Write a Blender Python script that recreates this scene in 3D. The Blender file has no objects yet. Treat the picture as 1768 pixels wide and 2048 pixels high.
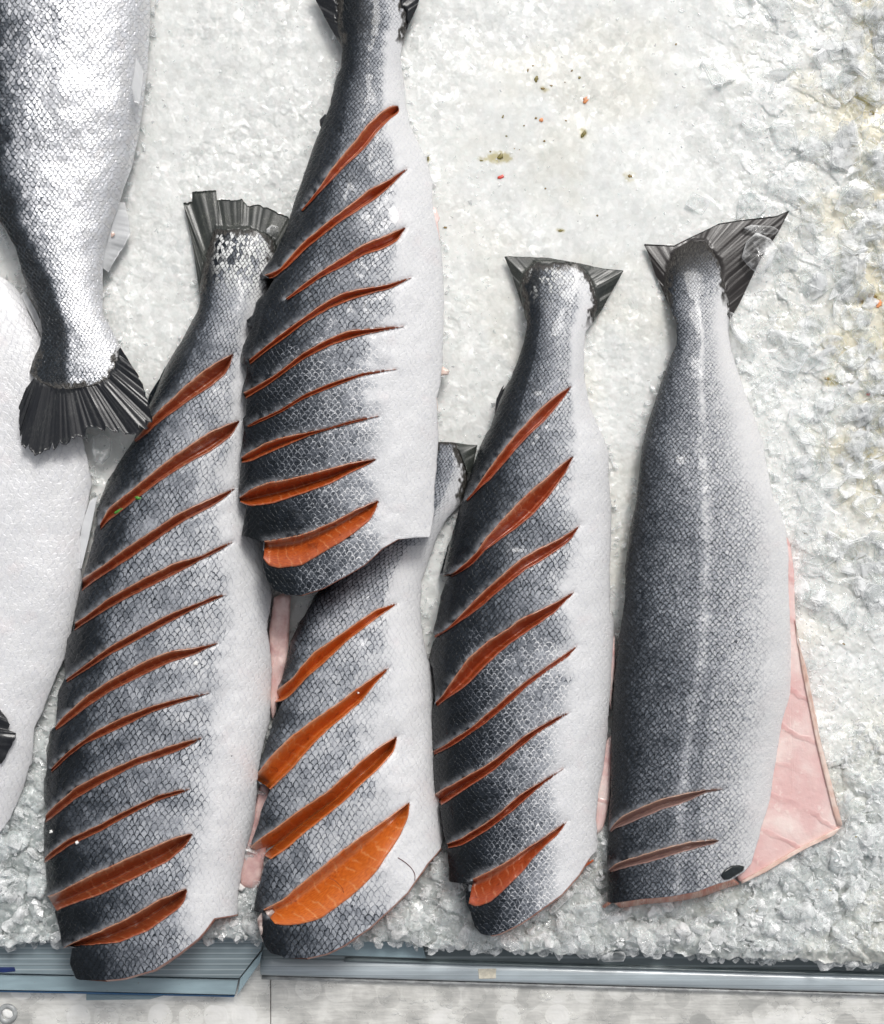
import bpy, math, random
import numpy as np
rng = np.random.default_rng(7); random.seed(7)
C = bpy.context.scene.collection
sc = bpy.context.scene

# ------------------------------------------------------------------ camera, light
S = 0.0005            # metres per photo pixel on the ice plane
HC = 1.5              # camera height above the ice
cam = bpy.data.objects.new('camera', bpy.data.cameras.new('camera')); C.objects.link(cam)
cam.location = (0, 0, HC); cam.data.sensor_fit = 'VERTICAL'; cam.data.sensor_height = 36
cam.data.lens = 36*HC/(2048*S); cam.data.clip_start = .05; cam.data.clip_end = 50
sc.camera = cam
SUN_EL, SUN_AZ = 52, 20          # degrees; light falls in from beyond the top edge of the picture
world = bpy.data.worlds.new('World'); sc.world = world; world.use_nodes = True
wt = world.node_tree; wt.nodes.clear()
sky = wt.nodes.new('ShaderNodeTexSky'); sky.sky_type = 'NISHITA'; sky.sun_disc = False
sky.sun_elevation = math.radians(SUN_EL); sky.sun_rotation = math.radians(SUN_AZ)
sky.dust_density = 5; sky.ozone_density = 1; sky.air_density = 1
hs = wt.nodes.new('ShaderNodeHueSaturation'); hs.inputs['Saturation'].default_value = .22
bg = wt.nodes.new('ShaderNodeBackground'); bg.inputs['Strength'].default_value = .118
wo = wt.nodes.new('ShaderNodeOutputWorld')
wt.links.new(sky.outputs[0], hs.inputs['Color']); wt.links.new(hs.outputs[0], bg.inputs[0]); wt.links.new(bg.outputs[0], wo.inputs[0])
sun = bpy.data.objects.new('sun', bpy.data.lights.new('sun', 'SUN')); C.objects.link(sun)
sun.data.energy = 1.5; sun.data.angle = math.radians(14); sun.data.color = (1, .975, .94)
sun.rotation_euler = (-math.radians(90-SUN_EL), 0, -math.radians(SUN_AZ))
sc.view_settings.view_transform = 'Standard'; sc.view_settings.look = 'None'
sc.view_settings.exposure = 0.12; sc.view_settings.gamma = 1
sc.cycles.max_bounces = 8; sc.cycles.transmission_bounces = 6; sc.cycles.transparent_max_bounces = 40; sc.cycles.caustics_refractive = False
sc.cycles.caustics_reflective = False; sc.cycles.sample_clamp_indirect = 4

# ------------------------------------------------------------------ coordinates
def W(px, py, z):
    """photo pixel seen at height z -> metres"""
    px = np.asarray(px, float); py = np.asarray(py, float); z = np.asarray(z, float)
    k = S*(1 - z/HC)
    return np.stack(np.broadcast_arrays((px-884)*k, -(py-1024)*k, z), -1)
REG = {'P': (0, 0, 1),
 'A': (0, 0, 2.947), 'B': (0, 560, 2.947), 'D': (0, 1100, 2.947), 'E': (0, 1500, 2.526),
 'F': (440, 0, 2.947), 'G': (440, 600, 2.947), 'I': (450, 1100, 2.947), 'J': (450, 1500, 2.947),
 'Q': (840, 480, 3.414), 'R': (840, 1080, 3.536), 'S': (840, 1500, 3.536),
 'T': (1200, 400, 3.1127), 'U': (1180, 950, 3.0068), 'V': (1180, 1450, 3.0068)}
def pts(s):
    out = []; r = REG['P']
    for tok in s.split():
        if tok in REG: r = REG[tok]
        else:
            a, b = tok.split(','); out.append((r[0]+float(a)/r[2], r[1]+float(b)/r[2]))
    return np.array(out)
def resample(p, n, power=1.0):
    d = np.r_[0, np.cumsum(np.hypot(*np.diff(p, axis=0).T))]
    t = np.linspace(0, 1, n)**power*d[-1]
    return np.stack([np.interp(t, d, p[:, 0]), np.interp(t, d, p[:, 1])], -1)
def smooth1(a, k):
    if k < 1: return a
    x = np.arange(-3*k, 3*k+1); w = np.exp(-x**2/(2*k*k)); w /= w.sum()
    return np.convolve(np.pad(a, 3*k, mode='edge'), w, 'valid')
def hash2(ix, iy, s=0):
    h = (ix.astype(np.int64)*374761393 + iy.astype(np.int64)*668265263 + s*2147483647+s*977) & 0xffffffff
    h = ((h ^ (h >> 13))*1274126177) & 0xffffffff
    h = ((h ^ (h >> 16))*2246822519) & 0xffffffff
    return ((h ^ (h >> 15)) & 0xffffff)/float(0xffffff)
def vnoise(x, y, s=0):
    ix = np.floor(x); iy = np.floor(y); fx = x-ix; fy = y-iy
    fx = fx*fx*(3-2*fx); fy = fy*fy*(3-2*fy)
    a = hash2(ix, iy, s); b = hash2(ix+1, iy, s); c = hash2(ix, iy+1, s); d = hash2(ix+1, iy+1, s)
    return (a*(1-fx)+b*fx)*(1-fy)+(c*(1-fx)+d*fx)*fy
def fbm(x, y, s=0, o=4):
    r = 0; a = .5
    for i in range(o):
        r = r+a*vnoise(x, y, s+i*11); x = x*2.03+5.1; y = y*2.01-3.7; a *= .5
    return r/(1-.5**o)
def voro(x, y, s=0):
    """F1 distance, F2-F1, per-cell random a,b,c, offset"""
    ix = np.floor(x); iy = np.floor(y)
    d1 = np.full(x.shape, 9.); d2 = d1.copy(); A = np.zeros_like(d1); B = A.copy(); D = A.copy(); ox = A.copy(); oy = A.copy()
    for i in (-1, 0, 1):
        for j in (-1, 0, 1):
            jx = ix+i; jy = iy+j
            cx = jx+hash2(jx, jy, s); cy = jy+hash2(jx, jy, s+5)
            dx = x-cx; dy = y-cy; d = np.hypot(dx, dy); m = d < d1
            d2 = np.where(m, d1, np.minimum(d2, d)); d1 = np.where(m, d, d1)
            A = np.where(m, hash2(jx, jy, s+7), A); B = np.where(m, hash2(jx, jy, s+8), B); D = np.where(m, hash2(jx, jy, s+9), D)
            ox = np.where(m, dx, ox); oy = np.where(m, dy, oy)
    return d1, d2-d1, A, B, D, ox, oy
def sstep(a, b, x):
    t = np.clip((x-a)/(b-a), 0, 1); return t*t*(3-2*t)
def inpoly(px, py, poly):
    r = np.zeros(px.shape, bool); n = len(poly)
    for i in range(n):
        x1, y1 = poly[i]; x2, y2 = poly[(i+1) % n]
        if y1 == y2: continue
        c = ((y1 > py) != (y2 > py)) & (px < (x2-x1)*(py-y1)/(y2-y1)+x1)
        r ^= c
    return r
def dist_poly(px, py, poly):
    d = np.full(px.shape, 1e9); n = len(poly)
    for i in range(n):
        a = poly[i]; b = poly[(i+1) % n]; ab = b-a; L = max(ab@ab, 1e-9)
        t = np.clip(((px-a[0])*ab[0]+(py-a[1])*ab[1])/L, 0, 1)
        d = np.minimum(d, np.hypot(px-a[0]-t*ab[0], py-a[1]-t*ab[1]))
    return d

def dist_line(px, py, q):
    d = np.full(px.shape, 1e9)
    for i in range(0, len(q)-2, 2):
        a = q[i]; b = q[i+2]; ab = b-a; L = max(ab@ab, 1e-9); t = np.clip(((px-a[0])*ab[0]+(py-a[1])*ab[1])/L, 0, 1)
        d = np.minimum(d, np.hypot(px-a[0]-t*ab[0], py-a[1]-t*ab[1]))
    return d
# ------------------------------------------------------------------ mesh helpers
def grid_faces(nr, nc, off=0, flip=False):
    i = np.arange(nr-1)[:, None]*nc+np.arange(nc-1)[None, :]+off
    f = np.stack([i, i+nc, i+nc+1, i+1], -1).reshape(-1, 4)
    return f[:, ::-1] if flip else f
def mesh(name, V, F, mat, parent=None, attrs=None, uv=None, smooth=True, cols=None):
    me = bpy.data.meshes.new(name)
    V = np.asarray(V, float).reshape(-1, 3)
    if isinstance(F, np.ndarray):
        nf = len(F); k = F.shape[1]
        me.vertices.add(len(V)); me.vertices.foreach_set('co', V.ravel())
        me.loops.add(nf*k); me.loops.foreach_set('vertex_index', F.ravel().astype(np.int32))
        me.polygons.add(nf); me.polygons.foreach_set('loop_start', (np.arange(nf)*k).astype(np.int32))
        me.polygons.foreach_set('loop_total', np.full(nf, k, np.int32))
        me.update(calc_edges=True)
    else:
        me.from_pydata(V.tolist(), [], [list(map(int, f)) for f in F])
    me.validate()
    if smooth: me.polygons.foreach_set('use_smooth', np.ones(len(me.polygons), bool))
    for k, v in (attrs or {}).items():
        a = me.attributes.new(k, 'FLOAT', 'POINT'); a.data.foreach_set('value', np.asarray(v, np.float32).ravel())
    if uv is not None:
        a = me.attributes.new('st', 'FLOAT_VECTOR', 'POINT')
        u3 = np.zeros((len(V), 3), np.float32); u3[:, :2] = np.asarray(uv).reshape(-1, 2); a.data.foreach_set('vector', u3.ravel())
    me.materials.append(mat)
    o = bpy.data.objects.new(name, me); C.objects.link(o)
    if parent is not None: o.parent = parent
    return o
def tag(o, label=None, cat=None, group=None, kind=None):
    if label: o['label'] = label
    if cat: o['category'] = cat
    if group: o['group'] = group
    if kind: o['kind'] = kind
    return o
def empty(name, loc, label, cat, group=None):
    o = bpy.data.objects.new(name, None); C.objects.link(o); o.empty_display_size = .02
    return tag(o, label, cat, group)

# ------------------------------------------------------------------ node DSL
class X:
    def __init__(s, g, sock): s.g = g; s.s = sock
    def _m(s, op, *a, clamp=False):
        n = s.g.t.nodes.new('ShaderNodeMath'); n.operation = op; n.use_clamp = clamp
        for i, v in enumerate((s,)+a): s.g.put(v, n.inputs[i])
        return X(s.g, n.outputs[0])
    def __add__(s, o): return s._m('ADD', o)
    __radd__ = __add__
    def __mul__(s, o): return s._m('MULTIPLY', o)
    __rmul__ = __mul__
    def __sub__(s, o): return s._m('SUBTRACT', o)
    def __rsub__(s, o): return (s*-1)+o
    def __truediv__(s, o): return s._m('DIVIDE', o)
    def clamp(s): return s._m('ADD', 0.0, clamp=True)
    def pow(s, o): return s._m('POWER', o)
    def abs(s): return s._m('ABSOLUTE')
    def sin(s): return s._m('SINE')
    def max(s, o): return s._m('MAXIMUM', o)
    def min(s, o): return s._m('MINIMUM', o)
    def floor(s): return s._m('FLOOR')
    def frac(s): return s._m('FRACT')
    def ss(s, a, b):
        n = s.g.t.nodes.new('ShaderNodeMapRange'); n.interpolation_type = 'SMOOTHSTEP'
        s.g.put(s, n.inputs['Value']); n.inputs['From Min'].default_value = min(a, b); n.inputs['From Max'].default_value = max(a, b)
        n.inputs['To Min'].default_value = 0 if a < b else 1; n.inputs['To Max'].default_value = 1 if a < b else 0
        return X(s.g, n.outputs[0])
class G:
    def __init__(s, name):
        s.m = bpy.data.materials.new(name); s.m.use_nodes = True; s.t = s.m.node_tree; s.t.nodes.clear()
        s.out = s.t.nodes.new('ShaderNodeOutputMaterial')
    def put(s, v, inp):
        if isinstance(v, X): s.t.links.new(v.s, inp)
        elif isinstance(v, (tuple, list)):
            inp.default_value = tuple(v)+(1,) if len(v) == 3 and len(inp.default_value) == 4 else tuple(v)
        else: inp.default_value = v
    def attr(s, name, o='Fac'):
        n = s.t.nodes.new('ShaderNodeAttribute'); n.attribute_name = name; return X(s, n.outputs[o])
    def coord(s, o='Object'): return X(s, s.t.nodes.new('ShaderNodeTexCoord').outputs[o])
    def xyz(s, v):
        n = s.t.nodes.new('ShaderNodeSeparateXYZ'); s.put(v, n.inputs[0]); return [X(s, n.outputs[i]) for i in range(3)]
    def vec(s, x, y, z=0.0):
        n = s.t.nodes.new('ShaderNodeCombineXYZ')
        for i, v in enumerate((x, y, z)): s.put(v, n.inputs[i])
        return X(s, n.outputs[0])
    def vmath(s, op, a, b, o=0):
        n = s.t.nodes.new('ShaderNodeVectorMath'); n.operation = op; s.put(a, n.inputs[0]); s.put(b, n.inputs[1]); return X(s, n.outputs[o])
    def noise(s, v, scale, detail=3, rough=.55, o=0, dist=0):
        n = s.t.nodes.new('ShaderNodeTexNoise'); s.put(v, n.inputs['Vector']); n.inputs['Scale'].default_value = scale
        n.inputs['Detail'].default_value = detail; n.inputs['Roughness'].default_value = rough; n.inputs['Distortion'].default_value = dist
        return X(s, n.outputs[o])
    def voro(s, v, scale, rnd=1.0, feature='F1', o='Distance'):
        n = s.t.nodes.new('ShaderNodeTexVoronoi'); n.voronoi_dimensions = '2D' if feature != '3D' else '3D'; n.feature = feature; s.put(v, n.inputs['Vector'])
        n.inputs['Scale'].default_value = scale; n.inputs['Randomness'].default_value = rnd
        return X(s, n.outputs[o]) if isinstance(o, str) else [X(s, n.outputs[k]) for k in o]
    def ramp(s, f, stops, interp='LINEAR'):
        n = s.t.nodes.new('ShaderNodeValToRGB'); r = n.color_ramp; r.interpolation = interp
        while len(r.elements) > 1: r.elements.remove(r.elements[-1])
        r.elements[0].position = stops[0][0]; r.elements[0].color = tuple(stops[0][1])+(1,)
        for p, c in stops[1:]:
            e = r.elements.new(p); e.color = tuple(c)+(1,)
        s.put(f, n.inputs[0]); return X(s, n.outputs[0])
    def mix(s, f, a, b, mode='MIX'):
        n = s.t.nodes.new('ShaderNodeMix'); n.data_type = 'RGBA'; n.blend_type = mode
        s.put(f, n.inputs[0]); s.put(a, n.inputs[6]); s.put(b, n.inputs[7]); return X(s, n.outputs[2])
    def bump(s, h, strength=1.0, dist=.001, nrm=None):
        n = s.t.nodes.new('ShaderNodeBump'); s.put(h, n.inputs['Height']); s.put(strength, n.inputs['Strength']); n.inputs['Distance'].default_value = dist
        if nrm is not None: s.put(nrm, n.inputs['Normal'])
        return X(s, n.outputs[0])
    def bsdf(s, **k):
        n = s.t.nodes.new('ShaderNodeBsdfPrincipled')
        for a, v in k.items(): s.put(v, n.inputs[a.replace('_', ' ')])
        s.t.links.new(n.outputs[0], s.out.inputs[0]); return n

def scale_lattice(g, u, v, ku, kv, flip, R=1.12):
    """overlapping round scales in staggered rows; the head-side scale lies over the tail-side one.
    returns edge distance (0 at the free edge), position along the scale, three random numbers"""
    U_ = u*ku; V_ = v*kv if not flip else v*-kv
    base = V_.floor(); done = None
    for k in (2, 1, 0, -1):
        row = base+float(k); par = (row*.5).frac()          # 0 or .5
        col = (U_-par+.5).floor(); dx = U_-par-col; dv = (V_-row)*.62
        jit = ((row*12.99+col*78.23).sin()*43758.5).frac()
        d = (dx*dx*2.1+dv*dv).pow(.5)
        e = (R*.62+(jit-.5)*.10)-d
        ins = e._m('GREATER_THAN', 0.0)
        if done is None: done, E, A, J = ins, e*ins, dv*ins, jit*ins
        else:
            w = ins*(1-done); E = E+e*w; A = A+dv*w; J = J+jit*w; done = done.max(ins)
    J2 = (J*137.31).frac(); J3 = (J*917.7).frac()
    return E, A, J, J2, J3
def make_skin(name, line=.8, frost=0.0, silver=0.0, bump=1.0, ka=9, kb=6, flip=False, rnd=.5, grain=0.0, warm=0.0, wob=.10, dark=1.0):
    g = G(name); st = g.attr('st', 'Vector'); u, v, _ = g.xyz(st)
    tone = g.attr('tone'); flesh = g.attr('flesh')
    big = g.noise(st, 1.6, 3); mid = g.noise(st, 7, 4, .6); fine = g.noise(st, 30, 3, .6); fine2 = g.noise(st, 14, 4, .7)
    w1 = (g.noise(st, 4.5, 3)-.5)*wob*1.5; w2 = (g.noise(g.vec(v, u), 4.1, 3, .5, 0, 1.0)-.5)*wob*1.5
    e, al, cr, cg, cb = scale_lattice(g, u+w1, v+w2, ka, kb*2, flip)
    edge = e.ss(.25, .05)
    pm = g.attr('pale')
    brk = (mid*.5+fine2*.55+g.noise(st, 3.2, 2)*.35).ss(.58, .80)                  # lines come and go
    tmid = tone.ss(.02, .28)
    tm2 = tone.ss(.04, .35)
    low = g.attr('low')                                   # where mucus has dried pale between dark scales
    crisp = g.noise(g.vec(u*1.1, v*1.5), 21, 3, .65)
    patt = (e.ss(.20, .04)*.62-(e.ss(.10, .42))*.13)*(1-low*frost)*(.2+brk*.8)
    pattl = ((e.ss(.06, .26))*.46-.30-(crisp-.5).abs().ss(.05, .01)*.35)*(low*frost)*(.25+brk*.75)*tone.ss(1.0, .80)
    D = (tone+(big-.5)*.12*tm2+(mid-.5)*.16*tm2+(crisp-.5)*.34*tm2+(cr-.5)*.12*tm2+(patt+pattl)*line*tm2*tone.ss(1.25, .7)).clamp()
    if grain:
        gr = g.noise(g.vec(u*1.5, v), 34, 3, .75)
        gr2 = g.voro(st, 15, 1, o='Distance')
        D = (D+((gr-.5)*1.9+(gr2-.38)*.6)*grain*tone.ss(.0, .22)).clamp()
    col = g.ramp(D, [(0, (.69, .69, .695)), (.12, (.60, .605, .62)), (.3, (.36, .375, .405)), (.48, (.17, .182, .205)), (.64, (.055, .063, .076)), (.8, (.014, .018, .024)), (1, (.005, .007, .009))])
    if warm: col = g.mix(warm, col, (1.0, .93, .80), 'MULTIPLY')
    ls = (e.ss(.19, .05)*line*(brk*.85+.15)*tmid*(1-low*frost)*.7).clamp()
    body = (e.ss(.08, .30))*tone.ss(.3, .6)*tone.ss(.92, .62)*(.04+cg*.20)*brk*(1-low*frost)
    col = g.mix(body.clamp(), col, (.40, .44, .50))
    col = g.mix(ls.max(pm*edge), col, (.010, .013, .018))
    bel = tone.ss(.2, .02)
    col = g.mix((bel*(edge*.34*brk+cg*.08)).clamp(), col, (.44, .455, .51))
    col = g.mix(bel*big.ss(.55, .7)*.25, col, (.68, .60, .60))
    spk = (fine*.5+cb*.5).ss(.80, .84)*fine2.ss(.5, .6)*g.noise(st, 1.9, 2).ss(.42, .6)
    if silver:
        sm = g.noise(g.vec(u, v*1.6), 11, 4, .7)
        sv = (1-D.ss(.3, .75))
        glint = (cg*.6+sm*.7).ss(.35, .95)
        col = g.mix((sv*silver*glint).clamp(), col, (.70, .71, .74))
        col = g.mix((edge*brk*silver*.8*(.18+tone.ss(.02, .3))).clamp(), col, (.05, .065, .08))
    col = g.mix(g.attr('lip')*.55, col, (.52, .54, .58))
    spk = (pm*e.ss(.10, .22)*cr.ss(.2, .5)*.9).clamp()
    endf = g.attr('endf'); stk = g.noise(g.vec(u*2.2, v*.35), 22, 3, .7)
    col = g.mix(spk, col, (.74, .75, .74))
    col = g.mix((endf*1.5-.25+(stk-.5)*1.0).clamp()*endf.ss(0, .1), col, g.mix(stk.ss(.4, .7), (.022, .020, .019), (.10, .095, .085)))
    fl = g.mix(g.noise(st, 9, 3).ss(.4, .65), (.46, .14, .08), (.60, .34, .25))
    col = g.mix(flesh, col, fl)
    hgt = (e.ss(0, .16)*1.0-al*.9)*(tmid*.5+.5)*bump+(fine-.5)*.7+(mid-.5)*.5+(fine2-.5)*.35
    nrm = g.bump(hgt, .55, .0012)
    rough = (.30-tone*.02+(mid-.5)*.25).clamp()
    g.bsdf(Base_Color=col, Roughness=rough, Normal=nrm, Specular_IOR_Level=.15+.3*silver, Metallic=(0.0 if not silver else (sv_metal(g, D, silver))),
           Coat_Weight=.16, Coat_Roughness=.07)
    return g.m
def sv_metal(g, D, silver): return D.ss(.9, .1)*silver*.45

def make_flesh(name, c0, c1, pale, lines=.55, fr=34):
    g = G(name); st = g.attr('st', 'Vector'); s, t, _ = g.xyz(st); rim = g.attr('rim'); deep = g.attr('deep')
    n = g.noise(st, 6, 3); n2 = g.noise(g.vec(s*2, t*8), 5, 4, .6)
    col = g.mix(n2.ss(.3, .7), c0, c1)
    ph = s*fr/6.283*6.283+(t-.35).abs()*5.5+(n-.5)*3.2+(g.noise(st, 1.7, 2)-.5)*9
    ln = (ph.sin()*.5+.5).pow(14)*g.noise(st, 3.3, 2).ss(.38, .6)
    col = g.mix((ln*lines*(1-deep)*.7).clamp(), col, pale)
    col = g.mix((t.ss(.34, .0)*.5*n.ss(.3, .6)).clamp(), col, (.52, .33, .20))  # pale fat by the upper lip; part of the fade is painted shade
    col = g.mix((rim*(n*1.6-.45)*.4).clamp(), col, (.52, .34, .28))
    drk = g.noise(g.vec(s, t*.6), 4.2, 3, .6, 0, .6).ss(.6, .7)*.55
    col = g.mix((drk*(1-rim)).clamp(), col, (c0[0]*.4, c0[1]*.28, c0[2]*.5))
    nrm = g.bump((n2-.5)*.8+ln*.5, .5, .0008)
    g.bsdf(Base_Color=col, Roughness=.28, Normal=nrm, Specular_IOR_Level=.5, Coat_Weight=.3, Coat_Roughness=.1,
           Subsurface_Weight=.05, Subsurface_Radius=(.003, .001, .0005), Subsurface_Scale=1.0)
    return g.m
def make_flap(name):
    g = G(name); o = g.coord(); x, y, z = g.xyz(o); n = g.noise(o, 22, 3, .55, 0, .5); n2 = g.noise(o, 140, 3); n3 = g.noise(o, 9, 2)
    c = g.mix(n.ss(.34, .70), (.67, .44, .42), (.77, .63, .59))
    rib = ((y*170+x*75+(n-.5)*5.0).sin()).ss(.80, 1.0)*n3.ss(.4, .6)
    c = g.mix(rib*.45, c, (.48, .20, .19)); c = g.mix(n2.ss(.60, .7)*.35, c, (.84, .76, .70))
    g.bsdf(Base_Color=c, Roughness=.2, Normal=g.bump(n*1.5+n2*.8+rib*.5, .6, .0016), Coat_Weight=.7, Coat_Roughness=.05, Subsurface_Weight=.1, Subsurface_Radius=(.005, .002, .0015), Subsurface_Scale=1.0)
    return g.m
def make_fin(name, dark=(.008, .009, .012), pale=(.11, .115, .105), amt=.6, rays=1.0):
    g = G(name); st = g.attr('st', 'Vector'); s, t, _ = g.xyz(st)
    r = g.noise(g.vec(s*rays*1.3, t*.6), 30, 4, .7, 0, .4); r2 = g.noise(g.vec(s*rays*3.0, t*1.0), 40, 2, .6); b = g.noise(g.vec(s, t), 2.4, 3)
    col = g.mix((r.ss(.46, .74)*amt*.85*b.ss(.36, .66)).clamp(), dark, pale)
    col = g.mix((r2.ss(.6, .75)*.55*amt).clamp(), col, pale)
    gl = (g.noise(g.vec(s*3, t*2), 9, 4, .7)).ss(.69, .74)*g.noise(st, 2.2, 1).ss(.5, .65)
    col = g.mix(gl*.6, col, (.6, .64, .66))
    g.bsdf(Base_Color=col, Roughness=.3, Normal=g.bump(r+r2*.5, .35, .0004), Specular_IOR_Level=.4, Coat_Weight=.2, Coat_Roughness=.12)
    return g.m
def make_plain(name, col, rough=.4, var=.15, coat=0.0, scale=60, col2=None, trans=0.0, spec=.5, bumpd=.0006, sss=0):
    g = G(name); o = g.coord(); n = g.noise(o, scale, 4, .6)
    c = g.mix(n.ss(.35, .65), tuple(x*(1-var) for x in col), col2 or tuple(min(1, x*(1+var)) for x in col))
    g.bsdf(Base_Color=c, Roughness=rough, Coat_Weight=coat, Coat_Roughness=.08, Transmission_Weight=trans, Specular_IOR_Level=spec,
           Normal=g.bump(n, .4, bumpd), Subsurface_Weight=sss, Subsurface_Radius=(.006, .003, .002), Subsurface_Scale=1.0, IOR=1.33 if trans else 1.45)
    return g.m

# ------------------------------------------------------------------ fish builder
YS = np.arange(-260, 2101, 1.0)
def yfun(p, k=0):
    p = p[np.argsort(p[:, 1], kind='stable')] if np.any(np.diff(p[:, 1]) < -60) else p
    y = np.maximum.accumulate(p[:, 1]+np.arange(len(p))*1e-4)
    a = np.interp(YS, y, p[:, 0])
    return smooth1(a, k) if k else a
class Fish:
    def __init__(f, name, label, group, L, R, sL, sR, h, z0, tone, skin, flesh_mat, zb=-.012, cutR=None, cutL=None, u0=-.2, lumps=1.0, seed=1,
                 tonefn=None, rim=4, flip=False, palefn=None, endfn=None, lowfn=None):
        f.flipd = flip; f.endfn = endfn; f.lowfn = lowfn; f.root = empty(name, None, label, 'fish', group); f.seed = seed
        f.L = pts(L); f.R = pts(R); f.lab = {}
        f.y0 = max(f.L[0, 1], f.R[0, 1])-.01; f.y1 = max(f.L[-1, 1], f.R[-1, 1])
        f.fL = yfun(f.L); f.fR = yfun(f.R)
        f.gL = yfun(pts(sL), 22); f.gR = yfun(pts(sR), 22)
        f.h = smooth1(np.interp(YS, [a for a, b in h], [b for a, b in h]), 25)
        f.z0 = smooth1(np.interp(YS, [a for a, b in z0], [b for a, b in z0]), 25)
        f.zb = zb; f.u0 = u0; f.tone = tone; f.skin = skin; f.flesh = flesh_mat; f.cuts = []; f.lumps = lumps
        f.cutR = cutR; f.cutL = cutL; f.tonefn = tonefn; f.rim = rim; f.palefn = palefn
    def at(f, arr, py): return np.interp(py, YS, arr)
    def U(f, px, py):
        l = f.at(f.gL, py); r = f.at(f.gR, py); return np.clip(2*(px-l)/(r-l)-1, -1, 1)
    def Z(f, px, py):
        u = f.U(px, py); u0 = f.u0
        a = np.where(u < u0, (u0-u)/(u0+1), (u-u0)/(1-u0))
        p = np.where(u < u0, (1-np.clip(a, 0, 1)**2.5)**.52, (1-np.clip(a, 0, 1)**2.1)**.6)
        lum = (fbm(px/150., py/170., f.seed)-.5)*.010*f.lumps+(fbm(px/45., py/45., f.seed+3, 3)-.5)*.0028*f.lumps
        return f.at(f.z0, py)+f.at(f.h, py)*p+lum*np.clip(p*1.5, 0, 1)*np.clip(f.at(f.h, py)/.04, .2, 1)
    def cut(f, tip, up, lo, valley=.75, depth=.55, pale=False, n=70, opn=True):
        reg = 'P'
        for t in tip.split():
            if t in REG: reg = t
        tp = pts(tip); lastreg = reg
        U_ = np.vstack([tp, pts(reg+' '+up)]); L_ = np.vstack([tp, pts(reg+' '+lo)])
        a = resample(U_, n); b = resample(L_, n)
        for q in (a, b):
            for c in (0, 1): q[1:-1, c] = smooth1(q[:, c], 1)[1:-1]
        jit = (fbm(np.arange(n)*.35, np.full(n, len(f.cuts)*3.1), 5, 3)-.5)*2.2
        a[1:, 1] += jit[1:]; b[1:, 1] += jit[::-1][1:]*.8
        f.cuts.append((a, b, valley, depth))
    def build(f):
        rows = np.arange(f.y0, f.y1+.01, 2.0); nr = len(rows); nc = 200
        l = f.at(f.fL, rows); r = f.at(f.fR, rows); m = r-l < 3
        mid = (l+r)/2; l = np.where(m, mid-1.5, l); r = np.where(m, mid+1.5, r)
        # tiny irregularity of the outline
        l = l+(fbm(rows/14., rows*0+f.seed, 3, 3)-.5)*3.0; r = r+(fbm(rows/18., rows*0+f.seed+9, 4, 3)-.5)*2.6
        k = np.linspace(0, 1, nc); k = .35*(1-np.cos(np.pi*k))/2+.65*k
        PX = l[:, None]+(r-l)[:, None]*k[None]; PY = np.repeat(rows[:, None], nc, 1)
        Zt = f.Z(PX, PY); lip = np.zeros((nr, nc))
        for a, b, vl, dp in f.cuts:
            poly = np.vstack([a, b[::-1]]); x0, y0 = poly.min(0)-30; x1, y1 = poly.max(0)+30
            ii = np.where((rows > y0) & (rows < y1))[0]
            if not len(ii): continue
            sl = slice(ii[0], ii[-1]+1); X_, Y_ = PX[sl], PY[sl]
            sel = (X_ > x0) & (X_ < x1); xs, ys = X_[sel], Y_[sel]
            d = dist_poly(xs, ys, poly); ins = inpoly(xs, ys, poly)
            wmax = np.hypot(*(a-b).T).max()
            dz = np.where(ins & (d > .6), -(.008+wmax*dp*S*2.3), -.0022*np.exp(-d/5.)*min(1, wmax/14)*(1-ins))
            Zs = Zt[sl]; Zs[sel] += dz; Zt[sl] = Zs
            am = dist_line(xs, ys, a) < dist_line(xs, ys, b)
            Ls = lip[sl]; Ls[sel] = np.maximum(Ls[sel], (1-ins)*am*np.exp(-(d/7.)**1.5)*min(1, wmax/12)*np.clip(fbm(xs/9., ys/9., 19, 2)*2-.35, 0, 1)); lip[sl] = Ls
        # thin the very edge a bit
        V = W(PX, PY, Zt).reshape(-1, 3)
        uu = f.U(PX, PY)
        uw = uu+((fbm(PX/75., PY/55., f.seed+90, 4)-.5)*.42+(fbm(PX/14., PY/11., f.seed+91, 2)-.5)*.16)*np.clip(1.2-np.abs(uu), 0, 1)
        tn = np.interp(uw, [a for a, b in f.tone], [b for a, b in f.tone])
        if f.tonefn is not None: tn = np.clip(f.tonefn(tn, uu, PX, PY), 0, 1)
        Wd = f.at(f.gR, rows)-f.at(f.gL, rows); gsc = (230/np.maximum(Wd, 60))**.4
        vv = np.cumsum(gsc*2.0)/100+f.seed*3.7; cx = (f.at(f.gR, rows)+f.at(f.gL, rows))/2
        UV = np.stack([(PX-cx[:, None])/100*gsc[:, None], np.repeat(vv[:, None], nc, 1)], -1).reshape(-1, 2)
        flesh = np.zeros((nr, nc)); 
        pale = f.palefn(PX, PY) if f.palefn is not None else np.zeros((nr, nc))
        endf = f.endfn(PX, PY) if f.endfn is not None else np.zeros((nr, nc))
        if f.y0 > 300 or f.y0 < 0 or f.flipd:
            if f.seed != 2:
                dl = np.minimum(PX-l[:, None], r[:, None]-PX)
                if f.flipd: dv = f.y1-PY; zone = sstep(f.y1-95, f.y1-60, PY)
                elif f.y0 < 0: dv = 999+PY*0; zone = sstep(100, 70, PY)
                else: dv = PY-f.y0; zone = sstep(f.y0+150, f.y0+100, PY)
                dd = np.minimum(dl, dv)+(fbm(PX/6., PY/10., 12, 3)-.5)*26
                endf = np.maximum(endf, sstep(20, 4, dd)*zone)
        F = grid_faces(nr, nc)
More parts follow.
